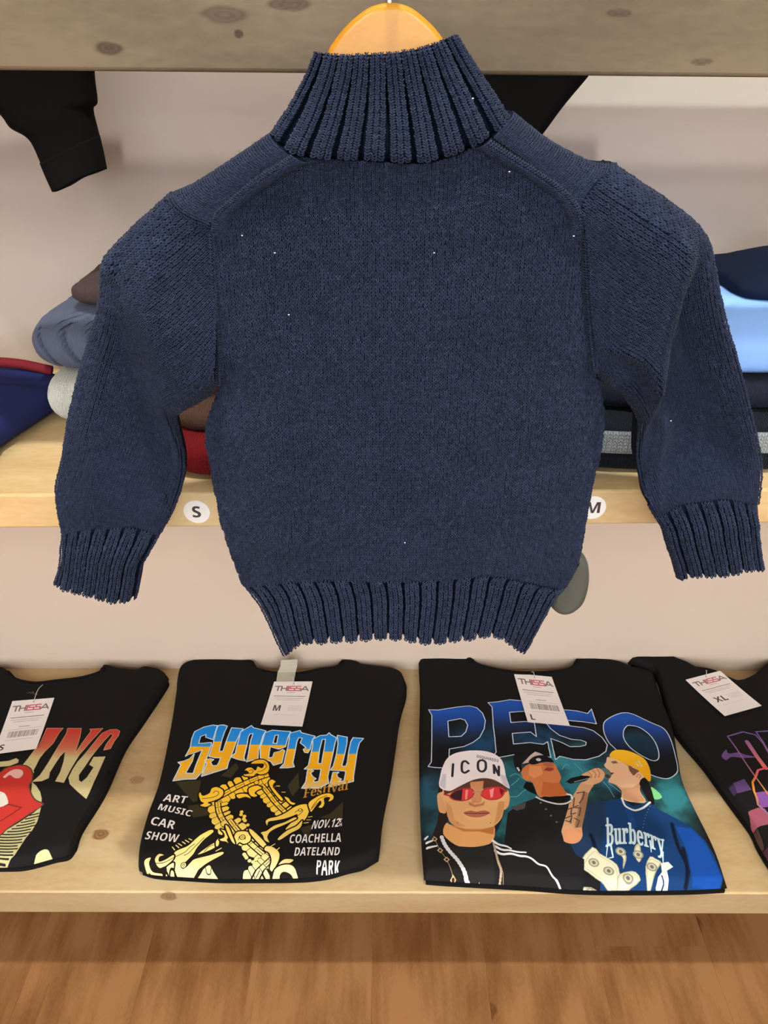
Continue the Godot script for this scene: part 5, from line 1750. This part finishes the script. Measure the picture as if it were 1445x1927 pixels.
func band(size: Vector3, y0: float, y1: float, out: float) -> ArrayMesh:     # a knitted-in stripe round the front of a folded garment
	var vs := PackedVector3Array()
	var uv := PackedVector2Array()
	var idx := PackedInt32Array()
	var ns := 160
	var nr := 10
	for j in nr + 1:
		var v := float(j) / nr
		for i in ns:
			var a := TAU * i / ns
			var ca := cos(a)
			var sa := sin(a)
			var b := sqrt(maxf(0.0, 1.0 - pow(absf(v * 2 - 1), 4.0))) * out
			vs.append(Vector3(signf(ca) * pow(absf(ca), 0.34) * (size.x / 2 + b), lerpf(y0, y1, v), signf(sa) * pow(absf(sa), 0.34) * (size.z / 2 + b)))
			uv.append(Vector2(float(i) / ns, v))
	for j in nr:
		for i in ns:
			var a := j * ns + i
			var b := j * ns + (i + 1) % ns
			idx.append_array([a, a + ns, b, b, a + ns, b + ns])
	return indexed(vs, uv, idx)

func knit_cloth(c: Color, per := 60.0, depth := 0.12) -> StandardMaterial3D:
	var m := cloth(c, 1.0, 0.2)
	knit_relief(m, per, depth)
	return m

func stacks():
	var y := MID_TOP
	var g := "folded knitwear in the left pile on the middle shelf"
	# left pile, by the S sticker
	folded("folded_sweater", Vector3(-0.105, y - 0.0005, -0.638), Vector3(0.13, 0.029, 0.24), 1, knit_cloth(Color(0.46, 0.10, 0.115)), 0, "red folded knit at the bottom of the left pile above the S sticker", g)
	folded("folded_sweater", Vector3(-0.107, y + 0.0287, -0.648), Vector3(0.125, 0.0165, 0.215), 1, knit_cloth(Color(0.34, 0.25, 0.21)), 0, "brown folded knit lying directly on the red one", g)
	folded("folded_sweater", Vector3(-0.234, y - 0.0015, -0.688), Vector3(0.125, 0.045, 0.15), 1, knit_cloth(Color(0.93, 0.94, 0.90), 90.0, 0.25), 0, "pale grey heathered folded knit beside the blue jersey", g)
	var denim := folded("folded_sweater", Vector3(-0.168, y + 0.0455, -0.690), Vector3(0.27, 0.043, 0.145), 1, knit_cloth(Color(0.33, 0.355, 0.43), 80.0, 0.05), 0, "slate blue cable knit folded with dark vertical grooves", g)
	denim.get_child(0).mesh = slab(Vector3(0.27, 0.043, 0.145), 1, 0.016, 0.0, 0.0235)
	folded("folded_sweater", Vector3(-0.150, y + 0.0985, -0.698), Vector3(0.235, 0.016, 0.12), 1, knit_cloth(Color(0.27, 0.22, 0.22), 90.0, 0.05), 0, "dark brown folded garment on top of the left pile", g, 0.014)
	# blue jersey at the far left
	var j := thing("folded_jersey", Vector3(-0.412, y - 0.0005, -0.615), "navy and royal blue folded jersey with a red collar band at the left edge", "folded clothes")
	j.rotation_degrees = Vector3(0, -14, 0)
	put("folded_body", slab(Vector3(0.215, 0.028, 0.20), 1, 0.012, 0.0), cloth(Color(0.15, 0.175, 0.36), 0.8), j)
	var royal := put("royal_blue_panel", slab(Vector3(0.221, 0.0185, 0.095), 1, 0.0, 0.0), cloth(Color(0.12, 0.29, 0.68), 0.8), j)
	royal.position = Vector3(0.0, 0.0008, 0.057)
	tag(royal, "royal blue panel")
	var cb := []
	for q in [Vector3(-0.01, 0.037, -0.060), Vector3(0.03, 0.039, -0.068), Vector3(0.06, 0.037, -0.076), Vector3(0.088, 0.030, -0.084)]: cb.append(q)
	var band_part := put("collar_band", tube(curve3(cb, 5), 0.0045, 10), cloth(Color(0.42, 0.12, 0.15), 0.8), j)
	tag(band_part, "dark red collar band")
	# right pile, by the M sticker
	var g2 := "folded knitwear in the right pile on the middle shelf"
	var sx := Vector3(0.36, 0.041, 0.235)
	var st := folded("folded_sweater", Vector3(0.295, y - 0.0005, -0.641), sx, 1, knit_cloth(Color(0.10, 0.12, 0.15), 60.0, 0.12), 0, "striped black and light grey folded knit at the bottom of the right pile", g2)
	var stripe_part := put("grey_stripe", band(sx, 0.020, 0.0385, 0.0012), knit_cloth(Color(0.62, 0.65, 0.67), 60.0, 0.25), st)
	tag(stripe_part, "light grey knitted stripe")
	folded("folded_sweater", Vector3(0.30, y + 0.0425, -0.655), Vector3(0.34, 0.018, 0.205), 1, knit_cloth(Color(0.12, 0.13, 0.18), 80.0, 0.06), 0, "dark slate folded garment between the striped knit and the light blue one", g2)  # slate colour darkened to stand for deep shade behind the sleeve gap
	folded("folded_sweater", Vector3(0.32, y + 0.0610, -0.666), Vector3(0.30, 0.034, 0.185), 1, cloth(Color(0.55, 0.72, 0.98), 0.9), 0, "thick light blue folded garment in the right pile", g2, 0.010)
	folded("folded_sweater", Vector3(0.375, y + 0.1035, -0.695), Vector3(0.16, 0.014, 0.12), 1, cloth(Color(0.06, 0.095, 0.17), 0.9), 0, "dark navy rounded garment on top of the right pile", g2, 0.018)

# ---------------------------------------------------------------- dark clothes on the rail behind the top board
func dark_garments():
	var z := 0.68
	var nz := FastNoiseLite.new()
	nz.frequency = 10.0
	var fr := func(pt: Patch, r: float) -> Callable:
		return func(u: float, v: float, q: Vector2) -> float:
			var w := pt.width(v)
			return 0.016 * minf(ease_edge(u * w, r, 0.0), ease_edge((1.0 - u) * w, r, 0.0)) + 0.002 * nz.get_noise_2d(q.x, q.y)
	var bk := func(_u, _v, _q): return -0.008
	var a := thing("black_sweater", Vector3(0, 0, -z), "black sweater sleeve hanging below the top board at the left", "sweater")
	var pa := patch([-3516,10050,-3064,10116,-2594,10116,-2176,10050], [-2176,10050,-2246,9657,-2262,9448,-2305,9396,-2292,9204,-2281,8970], [-2713,8813,-2612,8833,-2491,8894,-2387,8934,-2281,8970], [-3516,10050,-3289,9603,-3019,9378,-2953,9273,-2826,9189,-2771,9002,-2713,8813], 40, 50)
	put("sleeve", sheet(pa, fr.call(pa, 0.02), bk, false), M.jet, a)
	var pc := patch([-2767,9018,-2624,9080,-2437,9158,-2290,9212], [-2290,9212,-2281,9080,-2278,8962], [-2714,8809,-2613,8829,-2492,8890,-2388,8930,-2278,8962], [-2767,9018,-2745,8922,-2714,8809], 30, 12)
	var cuff := func(u: float, v: float, q: Vector2) -> float: return 0.0175 * minf(ease_edge(u * 0.045, 0.014, 0.2), ease_edge((1.0 - u) * 0.045, 0.014, 0.2)) + 0.0008 * (ribs(u * 12.0) - 0.5)
	put("cuff", sheet(pc, cuff, bk, false), M.jet, a)
	drape(a, [-3720,10371,-2126,10308])
	var b := thing("black_jacket", Vector3(0, 0, -z), "black garment with a slanting edge hanging behind the collar at the right", "jacket")
	var pb := patch([305,10050,697,10083,1090,10083,1842,10050], [1842,10050,1717,9831,1576,9628,1405,9422,1252,9212,1128,9041], [552,8962,769,8942,984,8970,1128,9041], [305,10050,400,9603,552,8962], 40, 40)
	put("panel", sheet(pb, fr.call(pb, 0.015), bk, false), M.jet, b)
	drape(b, [298,10308,1799,10308])

func drape(o: Node3D, span: Array):      # the part thrown over the rail
	var p := P(span)
	var yr := FASCIA_BOT + 0.08
	var vs := PackedVector3Array()
	var uv := PackedVector2Array()
	var idx := PackedInt32Array()
	var prof := []
	for s in 2:
		var r := 0.0145 + 0.006 * s
		var line := [Vector2(r * 0.8, -0.05)]
		for k in 9:
			var t := PI * k / 8.0
			line.append(Vector2(cos(t) * r, sin(t) * r))
		line.append(Vector2(-r * 0.8, -0.06))
		if s == 1: line.reverse()
		prof.append_array(line)
	var n := prof.size()
	var nx := 12
	for i in nx + 1:
		for q in prof:
			vs.append(Vector3(lerpf(p[0].x, p[1].x, float(i) / nx), yr + q.y, q.x))
			uv.append(Vector2(i, q.y))
	for i in nx:
		for k in n:
			var a := i * n + k
			var b := i * n + (k + 1) % n
			idx.append_array([a, a + n, b, b, a + n, b + n])
	put("shoulder", indexed(vs, uv, idx), M.jet, o)
